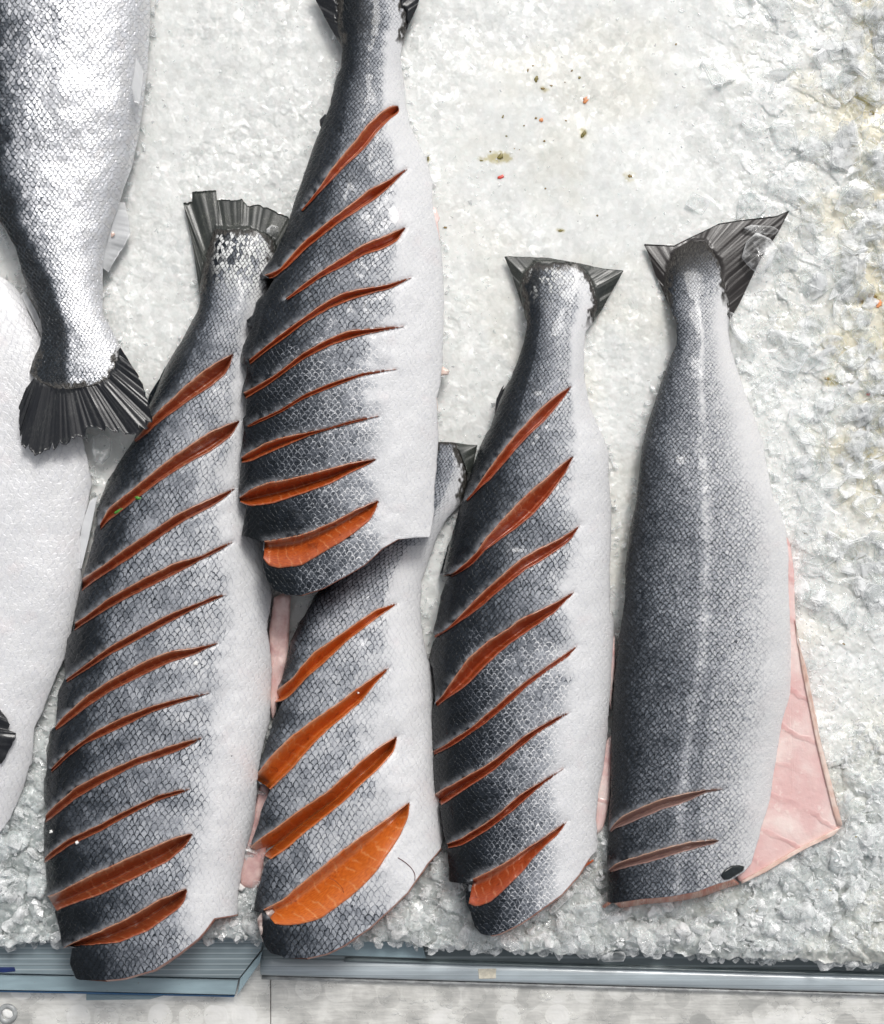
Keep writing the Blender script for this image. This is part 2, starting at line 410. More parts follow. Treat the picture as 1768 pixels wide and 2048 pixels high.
        # side walls and underside
        zb = np.interp(rows, [a for a, b in f.zb], [b for a, b in f.zb]) if not np.isscalar(f.zb) else np.full(nr, f.zb)
        isR = (rows >= f.cutR) if f.cutR is not None else np.zeros(nr, bool)
        isL = (rows >= f.cutL) if f.cutL is not None else np.zeros(nr, bool)
        extraV = []; extraA = []; N0 = len(V)
        def ring(side, idxcol, isC):
            ex = PX[:, idxcol]; ez = Zt[:, idxcol]; s = -1 if side == 'L' else 1
            out = []
            for q, (dz, off, foff, ff) in enumerate([(-.0008, .6, 1.5, 1.0), (None, 1.0 if True else 0, f.rim, 1.0), (None, -6, f.rim+1, 1.0)]):
                o = np.where(isC, foff, off)
                if q == 0: z = ez+dz
                elif q == 1: z = ez*.55+zb*.45
                else: z = zb
                z = np.minimum(z, ez-.0005)
                sy = np.where(isC, foff*.7, 0)
                out.append((W(ex+s*o, rows+sy, z), np.where(isC, ff, 0)))
            return out
        rl = ring('L', 0, isL); rr = ring('R', nc-1, isR)
        Vs = [V]; fl = [flesh.ravel()]; tA = [tn.ravel()]; uvA = [UV]; pl = [pale.ravel()]; en = [endf.ravel()]; lowa = np.clip(f.lowfn(PX, PY), 0, 1) if f.lowfn is not None else np.zeros((nr, nc)); lo_ = [lowa.ravel()]
        UVg = UV.reshape(nr, nc, 2)
        ids = {}
        cur = N0
        for nm, rg, col in (('L', rl, 0), ('R', rr, nc-1)):
            for q, (vv_, fa) in enumerate(rg):
                Vs.append(vv_); fl.append(fa); tA.append(tn[:, col]); uv_ = UVg[:, col].copy(); uv_[:, 0] += (q+1)*.12*(-1 if nm == 'L' else 1); uvA.append(uv_)
                pl.append(np.zeros(nr)); en.append(endf[:, col]); lo_.append(lowa[:, col]); ids[nm, q] = cur; cur += nr
        a = np.arange(nr-1)
        FF = [F]
        def strip(i0, st0, i1, st1):
            return np.stack([i0+a*st0, i1+a*st1, i1+(a+1)*st1, i0+(a+1)*st0], -1)
        chainL = [(0, nc)]+[(ids['L', q], 1) for q in range(3)]
        chainR = [(nc-1, nc)]+[(ids['R', q], 1) for q in range(3)]
        for c in range(3):
            FF.append(strip(chainL[c][0], chainL[c][1], chainL[c+1][0], chainL[c+1][1]))
            FF.append(strip(chainR[c+1][0], chainR[c+1][1], chainR[c][0], chainR[c][1]))
        FF.append(strip(ids['L', 2], 1, ids['R', 2], 1))
        F = np.vstack(FF)
        o = mesh('body', np.vstack(Vs), F, f.skin, f.root, {'tone': np.concatenate(tA), 'flesh': np.concatenate(fl), 'pale': np.concatenate(pl), 'endf': np.concatenate(en), 'low': np.concatenate(lo_), 'lip': np.concatenate([lip.ravel(), np.zeros(6*nr)])}, np.vstack(uvA))
        # scored cuts
        for ci, (a_, b_, vl, dp) in enumerate(f.cuts):
            n = len(a_); w = np.hypot(*(a_-b_).T)
            ts = np.array([-1, 0, .5, 1, 1.5, 2, 2.5, 3, 3.5, 4, 4.5, 5])  # placeholder profile coordinate
            T = np.array([0, .04, .12, .22, .34, .46, .58, .70, .82, .92, 1.0])
            Vv = []; rim = []; st = []; dpv = []
            L = np.r_[0, np.cumsum(np.hypot(*np.diff((a_+b_)/2, axis=0).T))]
            cx = (a_+b_)/2
            xs_ = f.at(f.fL, cx[:, 1])
            dirv = (b_-a_)/np.maximum(w, .01)[:, None]
            za = f.Z(a_[:, 0], a_[:, 1]); zbb = f.Z(b_[:, 0], b_[:, 1])
            lipw = np.clip(w*.12, .2, 1.6)
            for side, pos, z in ((0, a_-dirv*lipw[:, None], za-.0016),):
                Vv.append(W(pos[:, 0], pos[:, 1], z)); rim.append(np.ones(n)); st.append(np.stack([L/100, np.zeros(n)], -1)); dpv.append(np.zeros(n))
            for t in T:
                pos = a_+(b_-a_)*t
                # asymmetrical V: steep on one side, long visible face on the other
                q = np.where(t < vl, t/vl, (1-t)/(1-vl))
                prof = min(1, q)**1.25
                dd = (w*dp*S*np.interp(w, [0, 20, 40], [2.4, 2.3, 1.8 if vl > .3 else 1.1])+np.clip(w, 0, 10)*S*.5)*prof
                z = za*(1-t)+zbb*t-dd+.0002
                Vv.append(W(pos[:, 0], pos[:, 1], z))
                rr_ = np.clip(1-(t*w)/np.clip(w*.2, 1.2, 4), 0, 1)*.9+np.clip(1-((1-t)*w)/np.clip(w*.15, 1.0, 2.5), 0, 1)*.8
                rim.append(np.clip(rr_, 0, 1)); st.append(np.stack([L/100, np.full(n, t)], -1)); dpv.append(np.full(n, prof)*0)
            pos = b_+dirv*lipw[:, None]
            Vv.append(W(pos[:, 0], pos[:, 1], zbb-.0016)); rim.append(np.ones(n)); st.append(np.stack([L/100, np.ones(n)], -1)); dpv.append(np.zeros(n))
            nr_ = len(Vv)
            Fq = grid_faces(nr_, n)
            stv = np.vstack(st); stv[:, 0] += ci*3.3+f.seed
            mesh('cut', np.vstack(Vv), Fq, f.flesh, f.root, {'rim': np.concatenate(rim), 'deep': np.concatenate(dpv)}, stv)
        return f
    def fin(f, name, base, outer, z, mat, fray=0.0, ripple=.0012, thick=.0008, n=160, m=26, label=None, rays=1.0, zmid=0.0):
        return fin(name, base, outer, z, mat, f.root, fray, ripple, thick, n, m, label, rays, f.seed, zmid, f if name == 'tail_fin' else None)
def fin(name, base, outer, z, mat, parent, fray=0.0, ripple=.0012, thick=.0008, n=160, m=26, label=None, rays=1.0, seed=1, zmid=0.0, body=None):
    a = resample(pts(base), n); b = resample(pts(outer), n); s = np.linspace(0, 1, n)
    L = max(np.hypot(*np.diff(b, axis=0).T).sum(), np.hypot(*np.diff(a, axis=0).T).sum())
    fr = 1-fray*np.clip(fbm(s*L/9, s*0+seed, 3, 3)*1.8-.7, 0, 1)-fray*.3*np.clip(fbm(s*L/2.2, s*0+2, 5, 2)-.3, 0, 1)
    b = a+(b-a)*fr[:, None]
    t = np.linspace(0, 1, m)
    P = a[None]+(b-a)[None]*t[:, None, None]
    za, zo = z
    rip = np.sin(s*L/2.6+9*fbm(s*9, s*0, 2))*ripple*.05+(fbm(s*L/6, s*0+8, 9, 2)-.5)*ripple*.45+(fbm(s*L/26, s*0+4, 6, 3)-.5)*ripple*2.4
    edge = np.minimum(1, np.minimum(s, 1-s)/.03)
    Z = za+(zo-za)*t[:, None]+(rip*edge)[None]*np.clip(t*1.6, 0, 1)[:, None]+zmid*np.sin(t*np.pi)[:, None]
    if body is not None:
        bz = body.Z(P[..., 0], P[..., 1]); dl = np.minimum(P[..., 0]-body.at(body.fL, P[..., 1]), body.at(body.fR, P[..., 1])-P[..., 0])
        inside = sstep(-14, 0, dl)*(P[..., 1] > body.y0-3 if not body.flipd else P[..., 1] < body.y1+3)
        tt = t[:, None]+(fbm(P[..., 0]/5., P[..., 1]/12., 3, 2)-.5)*.25
        Z = np.maximum(Z, (bz+.0003)*inside-1*(1-inside)); dv_ = (P[..., 1]-body.y0 if not body.flipd else body.y1-P[..., 1])*.9; dd_ = np.minimum(dl, dv_)+(fbm(P[..., 0]/6., P[..., 1]/10., 12, 3)-.5)*14; lift = sstep(8, 0, dd_)
        Z = np.where(inside > .5, Z*lift+(bz-.0016)*(1-lift), Z)
    top = W(P[..., 0], P[..., 1], Z).reshape(-1, 3); bot = W(P[..., 0], P[..., 1], Z-thick).reshape(-1, 3)
    F1 = grid_faces(m, n, 0, True); F2 = grid_faces(m, n, m*n)
    N = m*n
    rim = list(range(0, n))+[i*n+n-1 for i in range(1, m)]+[(m-1)*n+j for j in range(n-2, -1, -1)]+[i*n for i in range(m-2, 0, -1)]
    rim = np.array(rim); r2 = np.roll(rim, -1)
    F3 = np.stack([rim, r2, r2+N, rim+N], -1)
    st = np.stack([np.repeat((s*L/100*rays)[None], m, 0), np.repeat(t[:, None]*1.2, n, 1)], -1).reshape(-1, 2)+seed*2.3
    o = mesh(name, np.vstack([top, bot]), np.vstack([F1, F2, F3]), mat, parent, None, np.vstack([st, st]))
    if label: o['label'] = label
    return o
def slab(name, outline, z, mat, parent, thick=.006, crown=.003, n=90, inner=10, label=None, bumps=.0015, cen=None):
    """a soft closed piece of flesh or membrane with a traced outline, its own thickness and a slightly domed top"""
    p = pts(outline); p = resample(np.vstack([p, p[:1]]), n+1)[:-1]; c = p.mean(0) if cen is None else np.array(cen)
    V = []; st = []
    zf = z if callable(z) else (lambda x, y: np.full(np.shape(x), z))
    for k in range(inner+1):
        q = k/inner; pp = c+(p-c)*(1-q)
        if k == inner: pp = c+(p-c)*.01
        dome = crown*(1-(1-q)**6)
        zz = zf(pp[:, 0], pp[:, 1])+dome+(fbm(pp[:, 0]/14., pp[:, 1]/14., 4, 3)-.5)*bumps
        V.append(W(pp[:, 0], pp[:, 1], zz)); st.append(pp/100)
    zz = zf(p[:, 0], p[:, 1])-thick
    V.insert(0, W(p[:, 0], p[:, 1], zz)); st.insert(0, p/100)
    nr = len(V); V = np.vstack(V); F = []
    i = np.arange(n); j = (i+1) % n
    for r in range(nr-1): F.append(np.stack([r*n+i, r*n+j, (r+1)*n+j, (r+1)*n+i], -1))
    F.append(np.stack([(nr-1)*n+i[:n//2-1], (nr-1)*n+i[1:n//2], (nr-1)*n+(n-1-i[1:n//2]), (nr-1)*n+(n-1-i[:n//2-1])], -1))
    o = mesh(name, V, np.vstack(F), mat, parent, {'rim': np.r_[np.ones(2*n), np.zeros(len(V)-2*n)]}, np.vstack(st))
    if label: o['label'] = label
    return o

# ------------------------------------------------------------------ materials
M_skin3 = make_skin('skin_grey_scored', line=.85, frost=.6, ka=10.0, kb=6.8)
M_skin4 = make_skin('skin_blue_scored', line=.85, frost=1.0, ka=10.5, kb=8.2)
M_skin5 = make_skin('skin_pale_scored', line=.75, frost=.25, ka=9.6, kb=6.5)
M_skin6 = make_skin('skin_black_scored', line=.85, frost=1.0, ka=10.2, kb=7.8)
M_skin7 = make_skin('skin_grainy', line=.85, frost=0.0, ka=10.5, kb=9.5, grain=.34, warm=.08)
M_skin1 = make_skin('skin_silver', line=.9, silver=1.0, ka=10.5, kb=7.5, flip=True, bump=1.2)
M_skin2 = make_skin('skin_belly', line=.3, silver=.15, ka=7.5, kb=5.2, bump=.8)
M_fl3 = make_flesh('flesh_brown', (.20, .034, .012), (.34, .085, .028), (.70, .38, .20), .5)
M_fl4 = make_flesh('flesh_orange', (.27, .040, .008), (.46, .095, .014), (.74, .34, .14), .5)
M_fl5 = make_flesh('flesh_bright', (.42, .085, .012), (.60, .155, .022), (.78, .42, .18), .45, 26)
M_fl6 = make_flesh('flesh_red', (.24, .034, .011), (.38, .075, .019), (.74, .36, .2), .45)
M_fl7 = make_flesh('flesh_dull', (.22, .13, .115), (.34, .21, .18), (.5, .36, .3), .3)
M_fin = make_fin('fin_black')
M_fing = make_fin('fin_grey_olive', (.022, .026, .024), (.20, .205, .165), .9)
M_finb = make_fin('fin_brown', (.020, .017, .016), (.060, .052, .046), .7, 1.0)
M_finp = make_fin('fin_pale', (.60, .61, .62), (.74, .74, .72), .9, .8)
M_pink = make_plain('pink_flesh', (.66, .40, .38), .22, .2, .5, 35, (.74, .56, .52), sss=.15)
M_pinkflap = make_flap('rosy_flesh')
M_fat = make_plain('fat_strip', (.68, .46, .38), .25, .1, .5, 70, (.74, .60, .53))
M_white = make_plain('white_membrane', (.70, .68, .66), .3, .1, .4, 80)
M_rag = make_plain('rag_skin', (.34, .24, .22), .4, .3, .3, 160, (.58, .50, .46))
M_black = make_plain('black_patch', (.010, .014, .015), .25, .3, .5, 200)

# ------------------------------------------------------------------ fish 3: scored, left
G4 = 'scored salmon laid tail up on the ice'
f3 = Fish('fish', 'grey scored salmon at left with eleven rusty slashes and ragged olive tail', G4,
  L='P 432,458 424,470 414,500 405,540 399,575 402,600 395,625 370,670 340,720 320,755 300,790 285,840 268,880 '
    'B 700,1080 640,1180 600,1280 575,1350 572,1430 545,1560 520,1660 490,1750 D 482,200 440,390 436,470 400,520 382,640 385,755 345,840 332,1035 300,1065 277,1180 280,1295 262,1350 '
    'P 89,1600 96,1622 89,1643 88,1715 99,1719 93,1726 95,1795 112,1800 116,1818 109,1823 119,1856 125,1893 143,1895 141,1928 152,1957 160,1960',
  R='P 500,458 530,468 548,482 552,500 547,530 545,560 520,640 510,700 520,800 520,900 525,1000 528,1080 526,1110 540,1168 543,1192 533,1260 539,1290 543,1337 541,1390 539,1440 522,1507 516,1541 509,1640 491,1698 477,1777 473,1829 428,1836 416,1852 396,1876 356,1908 309,1939 245,1957 198,1961',
  sL='P 430,450 405,530 397,580 395,625 340,715 280,850 262,890 230,930 192,1020 165,1140 138,1250 125,1320 105,1420 88,1540 84,1640 86,1750 95,1850 108,1960 115,2020',
  sR='P 555,450 556,500 550,560 525,650 520,800 530,1000 545,1170 548,1330 545,1440 525,1540 510,1640 495,1700 482,1780 478,1850 472,2020',
  h=[(440, .006), (520, .016), (640, .030), (850, .044), (1200, .056), (1700, .056), (1900, .050), (1960, .044)], z0=[(450, .010), (1900, .012), (1960, .014)],
  tone=[(-1, .97), (-.8, .86), (-.55, .66), (-.25, .50), (.1, .40), (.35, .30), (.5, .13), (.62, .02), (1, 0)],
  lowfn=lambda x, y: .6*sstep(.52, .68, fbm(x/70., y/50., 79)), skin=M_skin3, flesh_mat=M_fl3, zb=[(400, -.012), (1860, -.012), (1900, -.004)], cutR=1827, seed=3,
  tonefn=lambda t, u, x, y: t+np.where(y < 560, .18*(1-sstep(470, 600, y))*(t > .2), 0)-.10*sstep(1650, 1350, y)*(u > -.6)*(t > .3)+.10*sstep(.45, .7, fbm(x/60., y/40., 31))*(t > .3)+.22*sstep(1640, 1900, y)*np.clip(.5-u, 0, 1)
      +.15*sstep(600, 500, y)*(t > .0),
  palefn=lambda x, y: sstep(600, 500, y+(430-x)*.6)*sstep(415, 445, x))
c3 = f3.cut
c3('B 1375,435', '1290,480 1200,540 1100,620 1030,690 960,750 905,810 860,870 790,945', '1345,520 1320,560 1240,625 1140,690 1000,790 910,860 870,900 800,955', .8)
c3('B 1412,830', '1330,860 1250,890 1120,975 1000,1060 850,1180 740,1270 640,1350 590,1440', '1360,920 1250,1000 1100,1080 930,1190 800,1290 700,1370 635,1420 590,1472', .8)
c3('B 1385,1228', '1290,1270 1200,1310 1050,1380 900,1480 720,1600 600,1690 485,1765', '1320,1285 1250,1330 1080,1420 960,1500 760,1640 620,1730 540,1785 482,1830', .8)
c3('P 465,1084', '435,1095 407,1110 346,1129 288,1158 221,1195 170,1234 150,1246', '435,1103 400,1120 339,1153 288,1178 217,1215 166,1248 149,1260', .78)
c3('P 453,1189', '430,1192 407,1202 339,1229 288,1256 221,1293 170,1331 133,1358', '430,1199 400,1212 339,1243 288,1271 217,1310 170,1341 133,1364', .7)
c3('D 1285,548', '1150,580 1000,600 850,660 650,770 500,870 350,1010 325,1045', '1150,612 1000,660 850,730 650,830 500,930 400,1010 330,1062', .78)
c3('D 1235,843', '1080,870 900,920 700,1000 550,1080 400,1190 305,1285', '1080,892 900,952 700,1050 500,1140 400,1218 303,1310', .75)
c3('D 1190,1108', '1090,1130 1000,1160 800,1230 600,1320 450,1400 310,1520 268,1565', '1100,1160 1000,1200 800,1265 600,1370 450,1460 310,1572 268,1602', .75)
c3('E 962,197', '900,205 800,230 650,300 500,380 350,450 250,520 225,548', '900,222 800,254 650,328 500,412 350,480 250,552 225,568', .6)
c3('E 975,422', '900,440 800,480 600,570 450,640 300,720 243,742', '930,490 850,560 650,660 500,730 350,782 285,810', .62, .75)
c3('E 946,700', '880,730 800,760 650,850 500,920 400,960 320,1000', '930,760 900,800 750,910 600,970 450,985 372,990', .45, .75)
f3.build()
f3.fin('tail_fin', 'P 399,588 410,575 418,545 428,515 442,492 474,482 510,487 532,506 540,530', 'P 385,488 366,405 384,403 384,383 432,380 434,398 474,400 484,397 495,411 515,408 535,415 557,425 577,432 590,460', (.012, .006), M_fing, fray=.04, ripple=.0014)
slab('belly_lining', 'P 548,1195 570,1185 582,1192 580,1240 577,1300 570,1345 560,1385 553,1420 545,1440 538,1400 540,1330 538,1260', .010, M_pink, f3.root, thick=.012, bumps=.004)
slab('belly_lining', 'P 522,1560 540,1575 532,1620 528,1660 532,1700 525,1740 520,1772 500,1777 482,1770 478,1740 490,1690 505,1640', .010, M_pink, f3.root, thick=.012, bumps=.003)
slab('loose_membrane', 'P 470,1772 480,1765 488,1772 492,1776 484,1783 474,1780', .012, M_white, f3.root, thick=.004)

# ------------------------------------------------------------------ fish 5: lower centre, pale
f5 = Fish('fish', 'palest scored salmon, four wide orange slashes, its cut end over the rail', G4,
  L='P 866,884 862,900 860,940 820,1000 760,1050 700,1110 654,1168 630,1192 621,1212 599,1246 582,1283 576,1317 562,1365 '
    'P 551,1385 550,1398 566,1404 548,1439 535,1483 518,1530 509,1553 520,1568 542,1577 528,1609 511,1665 501,1694 520,1696 540,1716 530,1731 514,1788 508,1822 525,1826 520,1840 517,1855 523,1873 531,1894 542,1907 560,1911 568,1914',
  R='P 884,882 914,887 925,919 935,944 932,983 922,1007 891,1041 878,1065 861,1109 847,1150 842,1161 840,1219 844,1270 854,1317 869,1344 871,1368 866,1399 862,1439 866,1490 871,1575 883,1623 886,1667 886,1676 881,1697 857,1724 833,1758 813,1785 789,1809 738,1856 688,1890 654,1907 613,1916',
  sL='P 860,870 850,940 800,1010 700,1105 625,1190 575,1290 555,1380 535,1450 510,1550 500,1650 496,1750 500,1850 505,2000',
  sR='P 925,880 940,940 930,1000 885,1055 858,1120 848,1160 845,1220 850,1280 868,1350 872,1440 875,1575 890,1680 895,1760 900,1850 905,2000',
  h=[(880, .008), (960, .014), (1060, .020), (1160, .030), (1300, .048), (1600, .052), (1920, .046)], z0=[(880, .010), (1900, .012), (1960, .014)],
  tone=[(-1, .95), (-.88, .75), (-.65, .44), (-.3, .28), (.1, .21), (.35, .14), (.5, .05), (.7, 0), (1, 0)],
  skin=M_skin5, flesh_mat=M_fl5, zb=[(400, -.012), (1870, -.012), (1900, -.002)], cutR=1695, seed=5, rim=3,
  tonefn=lambda t, u, x, y: t+.12*sstep(1250, 1150, y)*(u < .3)+.36*sstep(1740, 1880, y)*np.clip(.55-u, 0, 1)+.12*sstep(.5, .7, fbm(x/50., y/35., 41))*(t > .15)+.10*(y < 1090))
c5 = f5.cut
c5('I 1015,315', '900,350 780,430 700,485 620,545 530,600 450,690 400,760 330,810 295,842', '900,395 800,470 720,530 640,610 550,690 480,750 400,840 350,882 297,895', .8, .8)
c5('I 965,695', '850,770 740,850 640,925 500,1020 380,1110 280,1210 200,1310 168,1340', '880,790 800,890 710,970 600,1060 500,1160 400,1280 320,1360 265,1412', .8, .75)
c5('I 1015,1100', '900,1170 800,1250 700,1340 600,1430 450,1530 300,1640 200,1710 150,1755', '990,1190 900,1290 800,1380 700,1480 600,1560 450,1680 350,1770 268,1820', .58, 1.0)
c5('J 1088,308', '980,390 850,480 700,590 600,670 450,790 350,880 230,942', '1075,400 1020,520 950,620 900,700 830,780 740,860 650,930 560,990 450,1022 350,1032 292,1022', .16, .6)
f5.build()
f5.fin('tail_fin', 'P 900,884 918,900 928,925 935,946', 'P 905,884 935,889 955,890 944,944', (.018, .012), M_fing, ripple=.001, n=60)
slab('skin_rag', 'P 522,1826 532,1820 545,1818 550,1824 543,1830 538,1837 531,1840 527,1850 525,1862 529,1878 531,1888 527,1886 521,1872 518,1858 515,1848 514,1838', .036, M_rag, f5.root, thick=.03, crown=.003, bumps=.006)

# ------------------------------------------------------------------ fish 4: top centre, on top
f4 = Fish('fish', 'dark blue scored salmon stacked on two others, tail leaving the top edge', G4,
  L='P 676,-60 672,0 672,50 683,81 686,98 683,136 674,153 661,210 644,251 620,316 603,366 586,414 576,451 552,502 528,540 521,548 535,556 548,558 530,590 512,605 510,627 493,640 494,650 506,653 486,692 481,725 494,731 492,752 484,785 494,797 491,831 486,838 489,858 481,908 482,924 478,985 478,1003 494,1012 484,1070 505,1077 527,1084 525,1109 527,1136 535,1160 549,1180 576,1190 590,1191',
  R='P 790,-60 800,-10 813,20 816,40 812,66 803,88 800,119 808,176 810,210 820,251 837,288 857,333 865,366 864,407 878,475 884,529 887,600 886,651 884,719 881,763 872,797 874,834 876,871 873,922 869,973 867,1024 860,1074 840,1075 796,1078 766,1095 728,1129 694,1150 644,1177 603,1190',
  sL='P 672,-60 670,50 680,100 668,160 640,250 600,360 570,450 530,530 500,610 484,690 478,800 474,950 476,1080 480,1200',
  sR='P 800,-60 818,20 808,100 806,170 822,250 850,310 868,370 882,480 890,600 888,720 884,870 878,1000 876,1100 876,1200',
  h=[(-60, .014), (100, .026), (350, .040), (600, .046), (1000, .047), (1190, .040)], z0=[(-60, .012), (300, .018), (500, .030), (700, .040), (1000, .046), (1200, .048)],
  tone=[(-1, 1), (-.75, .90), (-.45, .78), (-.15, .60), (.1, .48), (.28, .36), (.42, .14), (.52, .03), (1, 0)],
  lowfn=lambda x, y: sstep(690, 725, y+(fbm(x/50., y/50., 77)-.5)*420), skin=M_skin4, flesh_mat=M_fl4, zb=[(0, -.012), (1060, -.012), (1075, .02), (1200, .02)], cutR=1076, seed=4, rim=2,
  tonefn=lambda t, u, x, y: t-.10*(u > -.5)*(t > .3)*sstep(60, 300, y)*sstep(900, 500, y)+.18*sstep(930, 1100, y)*np.clip(.3-u, 0, 1)+.10*sstep(100, 20, y)+.05*sstep(200, 60, y))
c4 = f4.cut
c4('F 1052,628', '1035,624 1000,630 950,665 870,740 800,830 720,925 650,1010 600,1090 550,1155 480,1238', '1058,650 1040,670 1010,690 930,770 860,860 790,930 720,990 640,1080 590,1130 484,1246', .85)
c4('F 1105,995', '1060,1020 1000,1060 880,1120 780,1200 600,1340 480,1440 350,1590 265,1622', '1070,1025 1020,1080 940,1150 840,1220 700,1310 520,1450 400,1570 320,1635 290,1642', .8)
c4('F 1095,1340', '980,1390 850,1440 740,1510 600,1600 500,1670 390,1760', '1040,1420 950,1470 850,1500 740,1560 600,1630 500,1700 395,1768', .8)
c4('P 823,555', '773,570 728,577 678,590 644,610 610,634 576,658 525,698 498,720', '779,577 728,590 698,600 657,617 616,641 576,670 532,702 500,728', .7)
c4('G 1085,155', '900,170 750,185 620,240 480,320 330,440 240,495 140,548', '950,182 800,215 650,265 500,340 350,450 250,520 150,578', .75)
c4('G 1045,408', '850,430 650,490 500,555 370,640 250,695 160,742', '850,442 680,505 500,577 370,656 260,708 160,752', .75)
c4('G 940,683', '780,710 620,760 430,800 340,820 260,850 125,928', '700,745 550,790 400,850 240,920 190,945 128,957', .7)
c4('G 925,935', '840,950 750,970 600,1010 400,1060 280,1080 200,1110 115,1165', '860,975 800,1000 650,1080 480,1140 300,1200 180,1212 118,1188', .55, .75)
c4('G 935,1182', '870,1210 800,1240 650,1320 500,1380 400,1405 262,1425', '910,1245 880,1300 750,1400 600,1490 480,1560 350,1577 290,1565 256,1520', .14, .5)
f4.build()
f4.fin('tail_fin', 'P 685,98 690,84 690,50 690,20 696,-30 770,-30 796,0 800,40 800,62 807,73', 'P 684,94 660,55 632,2 618,-30 700,-70 850,-60 836,10 808,72', (.024, .016), M_fin, ripple=.002)
f4.fin('adipose_fin', 'P 648,262 656,232', 'P 640,252 639,240 650,228', (.028, .026), M_fin, ripple=0, n=20, m=6)
slab('gill_shred', 'P 862,412 872,416 880,436 876,446 879,470 880,482 872,476 866,446', .030, M_pinkflap, f4.root, thick=.02, label='pink gut shred poking out at the belly')
slab('belly_shred', 'P 874,738 886,733 900,742 896,750 878,752', .030, M_fat, f4.root, thick=.02)
slab('belly_shred', 'P 868,800 874,795 876,815 873,835 868,825', .032, M_fat, f4.root, thick=.02)
slab('dorsal_rag', 'P 493,641 505,630 515,600 530,585 533,610 518,640 506,655 498,652', .048, M_fin, f4.root, thick=.01)

# ------------------------------------------------------------------ fish 6
f6 = Fish('fish', 'blackest scored salmon right of middle, short trimmed tail and eight slashes', G4,
  L='P 1070,525 1050,545 1040,575 1046,610 1055,647 1051,673 1039,714 1022,758 1003,785 996,805 992,826 981,855 966,881 951,919 937,963 925,1001 910,1051 902,1080 898,1088 888,1122 881,1149 899,1154 892,1165 882,1193 874,1236 866,1265 874,1275 867,1284 858,1323 867,1337 870,1380 871,1402 864,1419 863,1462 865,1494 876,1506 865,1516 868,1561 871,1588 882,1606 880,1615 887,1658 895,1693 898,1726 899,1764 940,1768 932,1783 933,1805 942,1828 949,1853 962,1868 975,1871',
  R='P 1150,525 1170,540 1185,565 1197,597 1198,609 1186,644 1171,662 1167,700 1168,758 1180,817 1203,870 1218,905 1216,949 1221,1007 1222,1080 1219,1108 1219,1193 1219,1227 1227,1241 1226,1272 1222,1335 1220,1391 1213,1476 1208,1528 1196,1585 1192,1636 1195,1681 1193,1701 1177,1718 1157,1749 1123,1788 1080,1820 1038,1848 998,1868 981,1871',
  sL='P 1050,510 1036,570 1048,650 1035,715 1000,800 965,880 930,970 900,1080 872,1200 858,1320 860,1450 864,1560 876,1680 890,1780 900,1900',
  sR='P 1180,510 1205,590 1178,660 1172,750 1186,820 1222,910 1226,1080 1226,1200 1230,1260 1224,1400 1214,1500 1202,1600 1200,1700 1200,1800 1200,1900',
  h=[(510, .002), (535, .003), (600, .014), (700, .028), (900, .042), (1150, .052), (1600, .052), (1870, .044)], z0=[(520, .010), (1900, .012)],
  tone=[(-1, 1), (-.75, .93), (-.45, .80), (-.15, .62), (.1, .48), (.3, .38), (.45, .20), (.58, .04), (1, 0)],
  lowfn=lambda x, y: sstep(1290, 1330, y+(fbm(x/50., y/50., 78)-.5)*460), skin=M_skin6, flesh_mat=M_fl6, cutR=1716, seed=6, rim=3,
  tonefn=lambda t, u, x, y: t-.12*(t > .3)*sstep(1100, 800, y)*(u > -.5)+.08*sstep(640, 540, y)*(t > .2)+.16*sstep(1300, 1700, y)*np.clip(.5-u, 0, .6),
  endfn=lambda x, y: .7*sstep(560, 525, y+14*fbm(x/5., y/20., 3)),
  palefn=lambda x, y: .7*sstep(640, 550, y+np.abs(x-1110)*.5)*(fbm(x/16., y/16., 8) > .52))
c6 = f6.cut
c6('Q 1035,998', '950,1050 850,1130 750,1230 650,1340 550,1460 450,1600 380,1700 315,1775', '990,1060 930,1140 850,1230 750,1320 640,1440 540,1560 470,1640 400,1700 320,1785', .8)
c6('Q 1045,1478', '950,1550 850,1640 750,1720 650,1820 550,1930 450,2040 R 400,90 330,160 240,235 160,255', 'Q 990,1590 920,1690 850,1780 760,1880 650,1970 540,2045 R 450,80 380,160 300,220 215,262', .82)
c6('Q 1092,1948', '1040,1990 960,2040 R 830,70 740,120 650,190 550,280 450,370 350,470 260,560 185,635 100,680', 'R 1060,0 980,60 850,150 740,210 640,290 540,370 440,460 350,530 260,590 190,642 105,690', .75)
c6('R 1090,368', '950,450 820,510 700,570 640,620 560,670 480,720 400,790 330,850 280,930 220,1010 160,1100 110,1150', '950,510 850,580 750,650 650,720 550,800 480,870 420,930 340,1010 280,1060 200,1110 120,1175', .68, .7)
c6('R 1115,745', '1040,800 950,860 850,930 750,1000 650,1080 550,1170 450,1250 350,1340 250,1400 180,1450 95,1495', '1040,830 950,890 850,960 760,1030 660,1120 560,1210 440,1310 350,1370 280,1420 200,1470 100,1515', .7)
c6('R 1055,1220', '940,1270 850,1320 750,1380 650,1460 550,1540 450,1610 300,1690 200,1750 S 180,270 105,318', 'R 950,1290 850,1350 750,1430 650,1510 S 530,130 450,190 370,240 280,300 210,350 150,388', .6, .8)
c6('S 1018,130', '900,200 800,260 720,310 650,370 550,460 450,530 350,590 270,640 192,662', '900,215 820,280 740,350 650,430 560,500 480,560 380,620 300,670 196,692', .5, .8)
c6('S 1040,505', '950,570 850,640 750,700 650,770 550,830 450,880 375,915', '980,590 890,670 800,760 740,840 650,930 580,1000 500,1070 400,1105 345,1080', .14, .5)
f6.build()
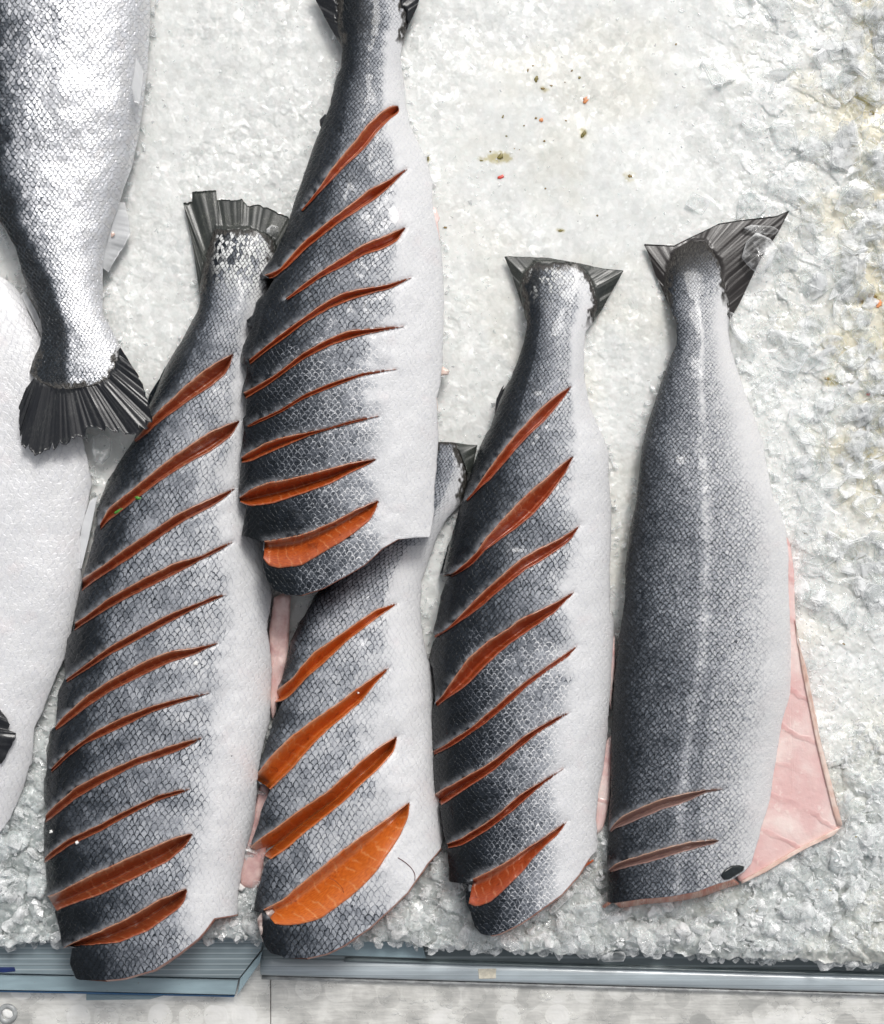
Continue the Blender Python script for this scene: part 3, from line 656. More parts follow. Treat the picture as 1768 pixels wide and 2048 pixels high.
f6.fin('tail_fin', 'P 1055,640 1062,630 1064,600 1066,575 1080,556 1110,548 1145,553 1170,580 1178,610 1180,630 1189,641', 'P 1054,638 1039,597 1022,546 1008,512 1095,515 1162,527 1206,537 1248,541 1218,594 1203,621 1190,640', (.014, .006), M_fing, fray=.03, ripple=.0015)
f6.fin('adipose_fin', 'P 1008,770 1000,800 990,830', 'P 1003,776 993,798 989,828', (.022, .020), M_fin, ripple=0, n=24, m=6)
slab('belly_lining', 'P 1220,1255 1230,1275 1231,1330 1226,1380 1222,1420 1216,1400 1220,1320', .012, M_pinkflap, f6.root, thick=.012)
slab('belly_lining', 'P 1213,1480 1224,1470 1223,1540 1220,1600 1212,1640 1204,1660 1194,1668 1190,1640 1193,1590 1204,1530', .012, M_pinkflap, f6.root, thick=.012)
slab('cut_shred', 'P 1167,1732 1186,1718 1188,1722 1180,1728 1170,1735', .016, M_fl4, f6.root, thick=.006, crown=.001)

# ------------------------------------------------------------------ fish 7
f7 = Fish('fish', 'grainy grey fish at far right with two short cuts and a pink belly flap', None,
  L='P 1385,482 1350,500 1330,540 1329,580 1341,618 1354,647 1353,689 1341,715 1319,779 1296,850 1284,895 1283,905 1279,946 1274,1000 1260,1066 1251,1133 1251,1199 1240,1266 1230,1349 1225,1449 1223,1483 1223,1583 1218,1636 1215,1699 1215,1766 1215,1803 1224,1806',
  R='P 1412,482 1430,505 1447,540 1457,609 1457,673 1467,721 1489,785 1508,834 1524,882 1534,940 1547,1000 1559,1017 1572,1066 1577,1116 1576,1183 1582,1283 1581,1382 1562,1449 1549,1533 1539,1600 1519,1666 1503,1726 1489,1743 1463,1759 1429,1769 1393,1783 1340,1793 1280,1798 1227,1806',
  sL='P 1375,470 1325,540 1338,620 1350,680 1315,780 1278,900 1268,1000 1246,1140 1234,1270 1222,1400 1216,1560 1210,1700 1208,1900',
  sR='P 1420,470 1455,560 1462,660 1473,720 1515,835 1545,950 1570,1030 1582,1110 1586,1280 1586,1390 1572,1460 1556,1560 1548,1650 1545,1760 1542,1900',
  h=[(470, .001), (500, .002), (560, .007), (640, .018), (760, .030), (1000, .044), (1300, .052), (1650, .050), (1810, .040)], z0=[(480, .010), (1900, .010)],
  tone=[(-1, .95), (-.85, .80), (-.55, .60), (-.2, .45), (.15, .34), (.45, .28), (.7, .22), (.9, .15), (1, .08)],
  skin=M_skin7, flesh_mat=M_fl7, cutR=1757, cutL=1803, seed=8, rim=14,
  tonefn=lambda t, u, x, y: t-.26*np.exp(-((u+.02+.10*sstep(1200, 1600, y)+(fbm(y/60., y*0, 17)-.5)*.06)/.075)**2)*(.1+1.1*fbm(x/26., y/16., 5))*sstep(460, 700, y)-.10*sstep(1100, 700, y)+.10*sstep(1000, 1500, y)*(u < .1)+.10*sstep(650, 500, y)-.10*sstep(.1, .8, u)+.35*sstep(620, 500, y)*(t > 0),
  endfn=lambda x, y: .8*sstep(600, 490, y+12*fbm(x/5., y/30., 3)))
c7 = f7.cut
c7('V 803,385', '700,390 600,410 500,430 400,460 300,500 200,550 140,600 120,635', '700,405 620,440 520,480 420,510 300,560 210,600 150,620 125,645', .6)
c7('V 778,692', '700,695 600,705 480,735 360,770 230,810 150,840 112,872', '740,715 650,735 540,765 430,800 320,830 230,850 126,884', .6)
f7.build()
f7.fin('tail_fin', 'P 1354,650 1362,640 1366,618 1364,592 1368,560 1378,535 1395,522 1412,522 1425,540 1434,580 1442,620 1460,638', 'P 1352,645 1329,590 1310,548 1296,506 1287,488 1348,491 1380,475 1406,463 1438,447 1483,440 1553,432 1579,421 1557,464 1520,520 1480,605 1462,636', (.013, .006), M_finb, ripple=.0012)
slab('belly_flap', 'P 1570,1070 1580,1085 1588,1140 1590,1216 1594,1283 1609,1332 1626,1416 1639,1482 1656,1550 1676,1625 1683,1651 1668,1668 1626,1685 1579,1711 1529,1741 1479,1766 1470,1740 1500,1660 1530,1560 1550,1440 1566,1380 1566,1250', .0165, M_pinkflap, f7.root, thick=.024, crown=.001, n=140, bumps=.0008, inner=16, cen=(1585, 1600), label='glossy pink belly flap folded outwards')
slab('fat_edge', 'P 1590,1240 1596,1283 1612,1332 1629,1416 1642,1482 1659,1550 1680,1630 1686,1652 1676,1652 1668,1630 1648,1550 1632,1482 1619,1416 1604,1340', .019, M_fat, f7.root, thick=.012, crown=.001, n=120)
slab('fat_edge', 'P 1683,1654 1668,1671 1626,1690 1579,1716 1529,1746 1483,1768 1483,1762 1529,1735 1579,1706 1626,1681 1664,1662', .019, M_fat, f7.root, thick=.012, crown=.001, n=120)
slab('pectoral_patch', 'P 1441,1752 1447,1742 1463,1731 1478,1730 1489,1733 1487,1742 1474,1750 1459,1759 1448,1760', lambda x, y: f7.Z(x, y)+.0006, M_black, f7.root, thick=.006, crown=.002)
slab('anal_fin', 'P 1457,690 1462,696 1467,716 1465,722 1459,706', .014, M_fin, f7.root, thick=.003, crown=.0005, n=30)

# ------------------------------------------------------------------ fish 2: white belly at the left edge
f2 = Fish('fish', 'white bellied fish at the left edge below the hanging black tail', None,
  L='P -190,500 -200,700 -200,1700', R='P -20,540 20,565 41,587 58,628 80,672 110,740 140,800 166,882 176,926 183,967 173,1018 159,1069 161,1120 163,1160 149,1229 135,1300 119,1337 98,1388 85,1422 68,1456 64,1527 58,1534 47,1575 20,1636 0,1663 -30,1700',
  sL='P -195,450 -200,1750', sR='P -10,500 50,587 90,660 150,790 180,880 190,960 178,1060 168,1160 150,1260 125,1350 90,1430 70,1530 50,1590 20,1660 0,1750',
  h=[(480, .015), (700, .026), (1000, .030), (1500, .030), (1700, .024)], z0=[(480, .006), (1700, .006)],
  tone=[(-1, .3), (-.5, .1), (0, .03), (1, 0)], skin=M_skin2, flesh_mat=M_fl7, seed=2, u0=-.1, lumps=.8)
f2.build()
f2.fin('pelvic_fin', 'B 595,1250 570,1290 545,1420 520,1540 480,1700', 'B 590,1265 530,1300 490,1420 465,1540 470,1700', (.018, .014), M_finp, ripple=.001, n=60, m=10)
f2.fin('pectoral_fin', 'D -60,900 -40,1040 0,1260', 'D 5,945 40,990 62,1030 50,1060 96,1080 90,1120 60,1170 30,1230 5,1265', (.040, .036), M_fin, fray=.1, ripple=.002, n=90, m=20, label='black frayed fin at the very edge of the picture')
f2.fin('dorsal_fin', 'P 40,590 58,625 82,672', 'P 48,580 72,620 84,650 86,672', (.012, .01), M_finp, ripple=.001, n=40, m=8)

# ------------------------------------------------------------------ fish 1: silver, tail down
f1 = Fish('fish', 'bright silver uncut fish in upper left corner, black tail pointing down', None,
  L='P -90,-120 -85,0 -60,300 -20,420 12,460 34,502 44,543 64,600 78,621 85,662 80,692 66,723 60,745 75,762 110,775',
  R='P 305,-120 299,0 299,68 294,136 287,204 282,231 275,282 261,339 248,373 238,407 222,450 210,492 205,529 204,600 205,628 221,658 238,689 241,705 232,735 217,757 190,770 142,778',
  sL='P -95,-160 -90,0 -70,300 -20,430 35,545 66,610 78,660 68,720 50,800', sR='P 308,-160 303,60 292,220 262,360 240,430 215,500 208,600 230,670 250,710 255,800',
  h=[(-120, .056), (200, .050), (450, .038), (620, .022), (700, .014), (780, .006)], z0=[(-120, .012), (400, .016), (600, .026), (780, .040)],
  tone=[(-1, 1), (-.68, .93), (-.55, .66), (-.40, .42), (-.15, .24), (.2, .11), (.6, .04), (1, 0)], skin=M_skin1, flesh_mat=M_fl7, seed=1, u0=-.15, lumps=.8, flip=True,
  tonefn=lambda t, u, x, y: t+.55*sstep(430, 620, y)*sstep(-.05, -.45, u)*(u > -2)+.12*sstep(.5, .7, fbm(x/40., y/60., 51))*sstep(.4, -.3, u)+.25*sstep(715, 775, y))
f1.build()
f1.fin('tail_fin', 'P 54,774 74,748 92,744 116,750 150,754 184,746 206,734 224,716 234,704 241,694', 'P 52,775 37,814 37,842 42,892 68,913 95,905 119,898 146,884 170,874 182,862 204,862 238,867 258,871 288,864 307,852 303,820 282,757 241,695', (.044, .046), M_fin, fray=.13, ripple=.0022, n=260)
f1.fin('pelvic_fin', 'A 800,330 790,420 775,500', 'A 845,420 835,520 822,610 790,600', (.058, .052), M_finp, ripple=.001, n=40, m=12)
f1.fin('anal_fin', 'A 705,1190 650,1350 610,1470 606,1580', 'A 735,1190 760,1290 772,1375 722,1470 680,1530 640,1605', (.026, .012), M_finp, fray=.08, ripple=.002, n=80, m=16)

# ------------------------------------------------------------------ ice bed
def yedge(x):
    e = np.interp(x, [-300, 0, 51, 119, 300, 420, 515, 600, 728, 844, 953, 1066, 1179, 1253, 1413, 1520, 1612, 1679, 1768, 2050],
                  [1890, 1893, 1882, 1884, 1885, 1876, 1882, 1885, 1884, 1890, 1896, 1901, 1906, 1903, 1911, 1914, 1920, 1925, 1924, 1930])
    return e+(fbm(x/28., x*0, 61, 4)-.5)*22
def ice_h(x, y):
    low = sstep(1350, 1620, y); rgt = sstep(1330, 1560, x)*sstep(1500, 1200, y)
    flat = 1-np.maximum(low, rgt)
    h = (fbm(x/220., y/220., 70)-.5)*.010
    sm = (.05+.16*sstep(.42, .6, fbm(x/170., y/170., 88))+.10*sstep(640, 560, x)+.06*sstep(400, 900, y))*(1-.5*sstep(350, 150, np.hypot(x-1150, (y-250)*.8)))
    wx = x+(fbm(x/20., y/20., 71, 3)-.5)*16; wy = y+(fbm(x/20., y/20., 72, 3)-.5)*16
    d, e, A, B, D_, ox, oy = voro(wx/46., wy/46., 1)
    big = (np.sqrt(np.clip(1-d*d*1.1, 0, 1))*.007*(.5+A)+(ox*(B-.5)+oy*(D_-.5))*.010)
    h = h+big*1.25*low
    ang = .6
    fx = (wx*math.cos(ang)+wy*math.sin(ang))/62.; fy = (-wx*math.sin(ang)+wy*math.cos(ang))/36.
    d, e2, A2, B2, D2, ox, oy = voro(fx, fy, 2)
    h = h+((ox*(B2-.5)+oy*(D2-.5))*.003+A2*.0008-.0005)*rgt
    d, e3, A3, B3, D3, ox3, oy3 = voro(wx/19., wy/19., 3)
    h = h+((ox3*(B3-.5)+oy3*(D3-.5))*.0042+A3*.0016)*(sm+.36*low+.09*rgt)*(.4+fbm(x/80., y/80., 73)*1.0)
    d, e4, A4, B4, D4, ox4, oy4 = voro(x/8., y/8., 4)
    h = h+((ox4*(B4-.5)+oy4*(D4-.5))*.0016+A4*.0005)*(sm+.40*low+.12*rgt)
    clear = .45*A3+.3*A4+.25*fbm(x/60., y/60., 75)
    clear = clear*(1-low)*(1-.4*rgt)+low*(.45*A+.3*A3+.25*A4)+rgt*.4*A2
    return h-.002, .5+(clear-.5)*np.clip(.35+low+rgt, 0, 1)
def build_ice():
    nx, ny, nd = 980, 960, 16
    xs = np.linspace(-190, 1960, nx); e = yedge(xs)
    t = np.linspace(0, 1, ny)
    PY = (-210+t[:, None]*(e[None]+210)); PX = np.repeat(xs[None], ny, 0)
    Hh, cl = ice_h(PX, PY)
    rnd = sstep(26, 0, e[None]-PY); Hh = Hh-rnd*.006
    q = np.linspace(0, 1, nd+1)[1:]
    zl = Hh[-1][None]*(1-q[:, None])+(-.045)*q[:, None]
    ph = PY[-1][None]+(fbm(PX[:nd]/16., q[:, None]*5+PX[:nd]*0, 81, 3)-.45)*16*np.sin(np.clip(q[:, None]*1.5, 0, 1)*1.57)-q[:, None]*6
    V = np.vstack([W(PX, PY, Hh).reshape(-1, 3), np.stack([np.repeat((xs[None]-884)*S, nd, 0), -(ph-1024)*S, zl], -1).reshape(-1, 3)])
    cl = np.vstack([cl, np.repeat(cl[-1:], nd, 0)]); allx = np.vstack([PX, PX[:nd]]); ally = np.vstack([PY, ph])
    greyer = .62*sstep(1250, 1700, ally+(fbm(allx/120., ally/120., 83)-.5)*300)+.25*sstep(950, 600, allx)*sstep(900, 1300, ally)  # base colour turns greyer towards the front edge and the lower left
    st = sstep(1600, 1750, allx+(fbm(allx/70., ally/70., 84)-.5)*260)*sstep(1250, 900, ally)
    st = np.maximum(st, .25*sstep(.5, .72, fbm(allx/160., ally/160., 85))*sstep(800, 1100, allx))
    rough_ = np.clip(.10+.25*sstep(.42, .6, fbm(allx/170., ally/170., 88))+.22*sstep(640, 560, allx)+sstep(1350, 1620, ally)+.25*sstep(1330, 1560, allx)*sstep(1500, 1200, ally), 0, 1)
    muck = np.zeros(allx.shape); fine_ = fbm(allx/7., ally/6., 86, 3)
    for (mx, my, ra, rb, k) in [(998, 315, 26, 13, 1.2), (970, 318, 20, 8, .6), (1167, 266, 9, 15, .9), (1088, 178, 14, 9, .7), (1258, 352, 22, 18, .5), (1120, 461, 12, 5, .8), (857, 316, 5, 12, .8), (1352, 162, 14, 7, .4),
                                (1722, 600, 22, 16, .9), (1750, 600, 24, 22, .8), (1665, 762, 26, 14, .8), (1725, 830, 14, 30, .6), (1745, 470, 14, 40, .8), (1720, 200, 34, 44, .7), (1740, 900, 26, 34, .6), (1700, 860, 30, 12, .4)]:
        muck = np.maximum(muck, k*np.exp(-((allx-mx)/ra)**2-((ally-my)/rb)**2))
    muck = sstep(.25, .8, muck*(.4+fine_*1.3))
    return V, grid_faces(ny+nd, nx, 0, False), {'clear': cl, 'greyer': greyer, 'stain': st, 'chop': rough_, 'muck': muck}
def make_ice():
    g = G('crushed_ice'); o = g.coord(); cl = g.attr('clear'); greyer = g.attr('greyer'); stn = g.attr('stain')
    n = g.noise(o, 90, 4, .65); n2 = g.noise(o, 420, 3, .6); n3 = g.noise(o, 22, 3)
    milk = ((cl-.5)*1.0+(n-.5)*1.0+.62-greyer*.35).clamp()
    c = g.mix(milk, (.60, .612, .58), (.775, .785, .775))
    c = g.mix(greyer, c, g.mix(milk, (.24, .27, .268), (.58, .615, .62)))
    c = g.mix((stn*(.35+n3*.6)).clamp(), c, (.66, .60, .42))
    c = g.mix((stn*n.ss(.62, .72)*n3.ss(.45, .6)*.6).clamp(), c, (.42, .30, .14))
    chop = g.attr('chop'); muck = g.attr('muck')
    c = g.mix((muck*.75).clamp(), c, (.40, .34, .12))
    fv = g.voro(g.vec(*g.xyz(o)[:2], 0.0), 260, 1.0, o=('Distance', 'Color')); hl = (g.noise(o, 300, 3, .7, 0, 2)-.5).abs().ss(.012, .002)*g.noise(o, 60, 2).ss(.5, .62); c = g.mix(hl*.5, c, (.93, .94, .93)); fv2 = g.voro(g.vec(*g.xyz(o)[:2], 0.0), 120, 1.0, o=('Distance', 'Color'))
    fr_, fg_, fb_ = g.xyz(fv[1]); c = g.mix(fr_.ss(.93, .96)*fv[0].ss(.5, .1)*.5, c, (.92, .925, .92))
    gr_, gg_, gb_ = g.xyz(fv2[1]); c = g.mix((gr_-.5).abs()*.10*chop, c, (.40, .43, .43))
    h = ((n-.5)*.8+(n2-.5)*.35)*(chop*.75+.18)
    rg = g.noise(o, 160, 2).ss(.4, .62)*.32+.08
    g.bsdf(Base_Color=c, Roughness=rg, Normal=g.vmath('NORMALIZE', g.vmath('ADD', g.bump(h, .7, .0012), g.vec((gg_-.5)*(chop*.42+.06)+(fg_-.5)*(chop*.25+.10), (gb_-.5)*(chop*.42+.06)+(fb_-.5)*(chop*.25+.10), 0.0)), (0, 0, 0)),
           Specular_IOR_Level=.5, IOR=1.31, Coat_Weight=.5, Coat_Roughness=.05,
           Subsurface_Weight=.5, Subsurface_Radius=(.009, .011, .011), Subsurface_Scale=1.0)
    return g.m
M_ice = make_ice()
V, F, A = build_ice()
tag(mesh('ice_bed', V, F, M_ice, None, A), 'bed of crushed ice the fish lie on', None, None, 'structure')

# loose flakes and lumps, one uncountable mass
def make_clear(name, tint=(.985, .99, .99), rough=.05, cloud=.5):
    g = G(name); o = g.coord(); n = g.noise(o, 70, 4, .6); n2 = g.noise(o, 300, 2)
    tr = g.t.nodes.new('ShaderNodeBsdfTransparent'); g.put(tint, tr.inputs[0])
    pr = g.t.nodes.new('ShaderNodeBsdfPrincipled'); g.put((.93, .94, .94), pr.inputs['Base Color']); g.put(rough, pr.inputs['Roughness'])
    pr.inputs['IOR'].default_value = 1.31; pr.inputs['Specular IOR Level'].default_value = .9; pr.inputs['Coat Weight'].default_value = .6; pr.inputs['Coat Roughness'].default_value = .03
    nb = g.bump(n+n2*.3, .5, .0018); g.put(nb, pr.inputs['Normal'])
    lw = g.t.nodes.new('ShaderNodeLayerWeight'); lw.inputs['Blend'].default_value = .45; g.put(nb, lw.inputs['Normal'])
    f = (X(g, lw.outputs['Facing']).pow(1.5)*.8+.04+n.ss(.42, .68)*cloud).clamp()
    mx = g.t.nodes.new('ShaderNodeMixShader'); g.put(f, mx.inputs[0]); g.t.links.new(tr.outputs[0], mx.inputs[1]); g.t.links.new(pr.outputs[0], mx.inputs[2])
    g.t.links.new(mx.outputs[0], g.out.inputs[0]); return g.m
M_clear = make_clear('clear_ice')
import bmesh
def shard(kind, size, asp, th, rnd):
    bm = bmesh.new()
    if kind == 'plate':
        k = rnd.randint(4, 6); a0 = rnd.random()*6.28
        ring = [(math.cos(a0+i*6.283/k+rnd.uniform(-.35, .35))*size*rnd.uniform(.75, 1.1), math.sin(a0+i*6.283/k+rnd.uniform(-.3, .3))*size*asp*rnd.uniform(.75, 1.1)) for i in range(k)]
        for z, s_ in ((-th/2, .93), (th/2, 1.0)):
            for x, y in ring: bm.verts.new((x*s_+rnd.uniform(-.03, .03)*size, y*s_, z+rnd.uniform(-.15, .15)*th))
    else:
        for i in range(13):
            v = np.array([rnd.gauss(0, 1) for _ in range(3)]); v /= np.linalg.norm(v)
            bm.verts.new((v[0]*size, v[1]*size*asp, v[2]*th*rnd.uniform(.7, 1.1)))
    r = bmesh.ops.convex_hull(bm, input=bm.verts)
    junk = [e for e in r['geom_interior'] if isinstance(e, bmesh.types.BMVert)]
    if junk: bmesh.ops.delete(bm, geom=junk, context='VERTS')
    bmesh.ops.recalc_face_normals(bm, faces=bm.faces)
    bmesh.ops.bevel(bm, geom=list(bm.edges), offset=min(size, th)*.22, segments=2, affect='EDGES', clamp_overlap=True)
    bm.verts.ensure_lookup_table()
    V = np.array([v.co[:] for v in bm.verts]); F = [[v.index for v in f.verts] for f in bm.faces]
    bm.verts.index_update(); F = [[v.index for v in f.verts] for f in bm.faces]
    bm.free(); return V, F
def rotm(ax, ay, az):
    cx, sx, cy, sy, cz, sz = math.cos(ax), math.sin(ax), math.cos(ay), math.sin(ay), math.cos(az), math.sin(az)
    return np.array([[cz, -sz, 0], [sz, cz, 0], [0, 0, 1]])@np.array([[cy, 0, sy], [0, 1, 0], [-sy, 0, cy]])@np.array([[1, 0, 0], [0, cx, -sx], [0, sx, cx]])
rnd = random.Random(11)
protoP = [shard('plate', 1, rnd.uniform(.35, .9), rnd.uniform(.18, .4), rnd) for _ in range(14)]
protoL = [shard('lump', 1, rnd.uniform(.7, 1), rnd.uniform(.6, .85), rnd) for _ in range(14)]
fishes = [f1, f2, f3, f4, f5, f6, f7]
def on_fish(x, y, m=0):
    for f in fishes:
        if f.y0-m < y < f.y1+m and np.interp(y, YS, f.fL)-m < x < np.interp(y, YS, f.fR)+m: return True
    return False
FV, FF = [], []; off = 0
def put(proto, x, y, z, s, rot, sink=0):
    global off
    V, F = proto; P = W(x, y, z).reshape(3); P[2] = z
    FV.append((V*s*S)@rotm(*rot).T+P); FF.extend([[i+off for i in f] for f in F]); off += len(V)
n = 0
while n < 900:
    q = rnd.random()
    if q < .42: x = 1768-abs(rnd.gauss(0, 150))+60; y = rnd.uniform(-60, 1250); kind = 'P'; s = rnd.uniform(12, 46)
    elif q < .80: x = rnd.uniform(-60, 1830); y = 1900-abs(rnd.gauss(0, 150)); kind = 'L'; s = rnd.uniform(7, 24)
    elif q < .9: x = rnd.uniform(0, 1768); y = rnd.uniform(0, 1880); kind = 'P'; s = rnd.uniform(3, 9)
    else: x = rnd.uniform(1400, 1640); y = rnd.uniform(430, 1500); kind = 'P'; s = rnd.uniform(7, 24)
    if y > float(yedge(np.array([x]))[0])-4: continue
    if x < 1380 and y < 1350 and s > 12: continue
    if on_fish(x, y, s*.55): continue
    z = float(ice_h(np.array([float(x)]), np.array([float(y)]))[0][0])
    if kind == 'P': put(rnd.choice(protoP), x, y, z+s*S*.12, s, (rnd.gauss(0, .3), rnd.gauss(0, .3), rnd.uniform(0, 6.28)))
    else: put(rnd.choice(protoL), x, y, z+s*S*.1, s, (rnd.gauss(0, .5), rnd.gauss(0, .5), rnd.uniform(0, 6.28)))
    n += 1
_gx, _gy = np.meshgrid(-200+np.arange(1000)*2.2, -200+np.arange(990)*2.2)
ZI = ice_h(_gx, _gy)[0]
def chip(rnd):
    V = np.array([[rnd.uniform(-1, 1), rnd.uniform(-.7, .7), rnd.uniform(-.35, .35)] for _ in range(7)])
    bm = bmesh.new()
    for v in V: bm.verts.new(v)
    r = bmesh.ops.convex_hull(bm, input=bm.verts)
    junk = [e for e in r['geom_interior'] if isinstance(e, bmesh.types.BMVert)]
    if junk: bmesh.ops.delete(bm, geom=junk, context='VERTS')
    bmesh.ops.recalc_face_normals(bm, faces=bm.faces); bm.verts.index_update(); bm.verts.ensure_lookup_table()
    out = (np.array([v.co[:] for v in bm.verts]), [[v.index for v in f.verts] for f in bm.faces]); bm.free(); return out
protoC = [chip(rnd) for _ in range(30)]
def icez0(x, y): return ZI[min(989, max(0, int((y+200)/2.2))), min(999, max(0, int((x+200)/2.2)))]
YE = yedge(np.arange(-60., 1850.))
n = 0
while n < 9000:
    x = rnd.uniform(-40, 1810); y = rnd.uniform(-40, 1900)
    dens = .05+.7*(y > 1450)+.6*(x > 1480)+.35*(600 < x < 1000 and 300 < y < 1300)*.3
    if rnd.random() > dens or y > YE[int(x)+60]-3: continue
    s = rnd.uniform(2.5, 6)*(1+.9*(y > 1450)+.7*(x > 1500)*rnd.random())
    if on_fish(x, y, -2): continue
    z = ZI[min(989, max(0, int((y+200)/2.2))), min(999, max(0, int((x+200)/2.2)))]
    put(rnd.choice(protoC), x, y, z, s, (rnd.gauss(0, .35), rnd.gauss(0, .35), rnd.uniform(0, 6.28))); n += 1
for f in fishes:          # chips banked up against the fish
    for i in range(150 if f is not f2 else 260):
        y = rnd.uniform(max(f.y0, 0), min(f.y1, 1890)); side = rnd.random() < .5
        x = (np.interp(y, YS, f.fL)-rnd.uniform(-3, 14)) if side else (np.interp(y, YS, f.fR)+rnd.uniform(-4, 14))
        if any(on_fish(x, y, -6) for _ in (0,)) or not (-20 < x < 1790) or y > float(yedge(np.array([x]))[0])-4: continue
        s = rnd.uniform(4, 13)*(1.25 if f is f2 or y > 1450 else 1)
        put(rnd.choice(protoC), x, y, icez0(x, y)+.001+rnd.random()*.004, s, (rnd.gauss(0, .5), rnd.gauss(0, .5), rnd.uniform(0, 6.28)))
for i in range(260):     # icy crust along the front edge
    x = rnd.uniform(-40, 1800); y = float(yedge(np.array([x]))[0])+rnd.uniform(-8, 5); s = rnd.uniform(6, 17)
    if on_fish(x, y, 6): continue
    put(rnd.choice(protoL), x, y, rnd.uniform(-.020, -.004), s, (rnd.gauss(0, .6), rnd.gauss(0, .6), rnd.uniform(0, 6.28)))
tag(mesh('ice_flakes', np.vstack(FV), FF, M_clear, None, smooth=False), 'loose clear ice flakes and lumps strewn over the ice bed', None, None, 'stuff')

# single pieces of ice that stand out
def chunk(label, outline, z, th, crown=.003, mat=None, rot=None):
    o = slab('ice_chunk', outline, z, mat or M_clear, None, thick=th, crown=crown, n=36, inner=6, bumps=.004)
    return tag(o, label, 'ice')
chunk('dark glassy ice shard lying over the brown tail fin at right', 'T 910,260 975,200 1060,240 1110,300 1060,400 1000,470 940,430 880,360', .017, .008, .004)
chunk('thin ice sliver on the upper edge of the brown tail fin', 'T 895,175 940,155 1080,165 1115,190 1090,215 960,205', .014, .004, .001)
chunk('upright curved ice slab leaning beside the narrow tail stalk of the grainy fish', 'T 805,695 830,700 850,790 920,870 960,900 880,890 830,850 815,780', .022, .014, .004)
chunk('long clear ice shard below the blackest salmon', 'S 1075,955 1110,975 1080,1030 930,1165 912,1165 920,1120', .016, .008, .002)
chunk('pale blue ice lump sitting on the clear rail edge', 'S 1270,1450 1310,1425 1440,1425 1458,1460 1440,1495 1300,1500 1268,1475', -.006, .012, .004)
chunk('small twin ice lump at the right end of the rail', 'V 1510,1435 1560,1410 1610,1420 1620,1450 1570,1458', -.006, .012, .004)
chunk('rounded ice bead beside the twin lump at the right end of the rail', 'V 1622,1425 1660,1412 1700,1425 1695,1450 1640,1458', -.006, .012, .004)
chunk('flat ice lump hanging from the ice edge under the blackest salmon', 'S 375,1400 470,1400 475,1430 420,1440 380,1420', -.006, .012, .003)
chunk('ice lump dripping onto the blue plastic sheet at far left', 'E 20,985 80,985 82,1010 40,1025 28,1010', -.004, .012, .003)
chunk('clear ice lump squeezed between two cut ends above the blue sheet', 'E 1225,840 1290,815 1312,850 1305,960 1250,930 1220,890', .010, .02, .006)
chunk('clear rounded ice lump under the hanging black tail', 'B 545,920 600,900 660,940 650,1040 600,1090 560,1070 540,1000', .012, .012, .006)
chunk('melting ice bead on the ragged olive tail fin', 'A 1570,1350 1600,1325 1640,1335 1640,1370 1600,1390 1570,1375', .014, .005, .003)

# ------------------------------------------------------------------ counter, rail, sheet
ZM = -.045
def make_metal():
    g = G('brushed_aluminium'); o = g.coord(); x, y, z = g.xyz(o)
    q = g.vec(x+(g.noise(o, 40, 2)-.5)*.006, y, 0.0)
    v1 = g.voro(q, 34, .35, o=('Distance', 'Color', 'Position')); v2 = g.voro(g.vec(x+.013, y+.011, 0.0), 31, .4, o=('Distance', 'Color', 'Position'))
    a1, b1, c1 = g.xyz(v1[1]); a2, b2, c2 = g.xyz(v2[1])
    px_, py_, _z = g.xyz(g.vmath('SUBTRACT', q, v1[2]))
    n = g.noise(o, 26, 4); n2 = g.noise(o, 400, 2); n3 = g.noise(o, 9, 3)
    arc = v1[0].ss(.30, .62); disc = v1[0].ss(.46, .40); disc2 = v2[0].ss(.44, .36); val = (n*.75+n3*.35+disc*(b1-.45)*.22+g.noise(g.vec(x*.3, y*3.0, 0.0), 120, 3, .7)*.35-.1)
    c = g.ramp(val.ss(.36, .88), [(0, (.46, .46, .435)), (.4, (.68, .67, .63)), (.7, (.86, .85, .80)), (1, (.97, .96, .92))])
    tang = g.vec(py_*-1, px_, 0.001)
    rings = (v1[0]*42+n*3).sin()*.5+.5
    nd = g.bsdf(Base_Color=c, Metallic=.4, Roughness=(.30+(n-.5)*.4), Anisotropic=.4, Normal=g.bump(rings*.10*disc+n2*.2+n*3.5+disc*.25, .4, .0008))
    tn = g.vmath('NORMALIZE', tang, (0, 0, 0)); g.t.links.new(tn.s, nd.inputs['Tangent'])
    return g.m
def box(name, x0, x1, y0, y1, z0, z1, mat, parent=None, bev=.001, smooth=False):
    bm = bmesh.new(); bmesh.ops.create_cube(bm, size=1)
    for v in bm.verts:
        v.co = ((x0+x1)/2+v.co.x*(x1-x0), (y0+y1)/2+v.co.y*(y1-y0), (z0+z1)/2+v.co.z*(z1-z0))
    if bev: bmesh.ops.bevel(bm, geom=list(bm.edges), offset=bev, segments=2, affect='EDGES')
    me = bpy.data.meshes.new(name); bm.to_mesh(me); bm.free(); me.materials.append(mat)
    o = bpy.data.objects.new(name, me); C.objects.link(o); o.parent = parent; return o
def wx(px, z): return (px-884)*S*(1-z/HC)
def wy(py, z): return -(py-1024)*S*(1-z/HC)
M_metal = make_metal()
counter = empty('metal_counter', None, 'swirl-polished aluminium counter edge along the bottom of the picture', 'counter')
seam = wx(541, ZM)
box('counter_panel', wx(-350, ZM), seam-.0004, wy(2400, ZM), wy(1780, ZM), ZM-.02, ZM, M_metal, counter)
box('counter_panel', seam+.0004, wx(2150, ZM), wy(2400, ZM), wy(1780, ZM), ZM-.02, ZM-.0002, M_metal, counter)
M_dark = make_plain('dark_channel', (.05, .058, .06), .35, .3, .2, 25)
M_steel = make_plain('steel_grey', (.30, .31, .31), .3, .3, .3, 90)
M_wht = make_plain('white_bead', (.80, .80, .78), .5, .05)
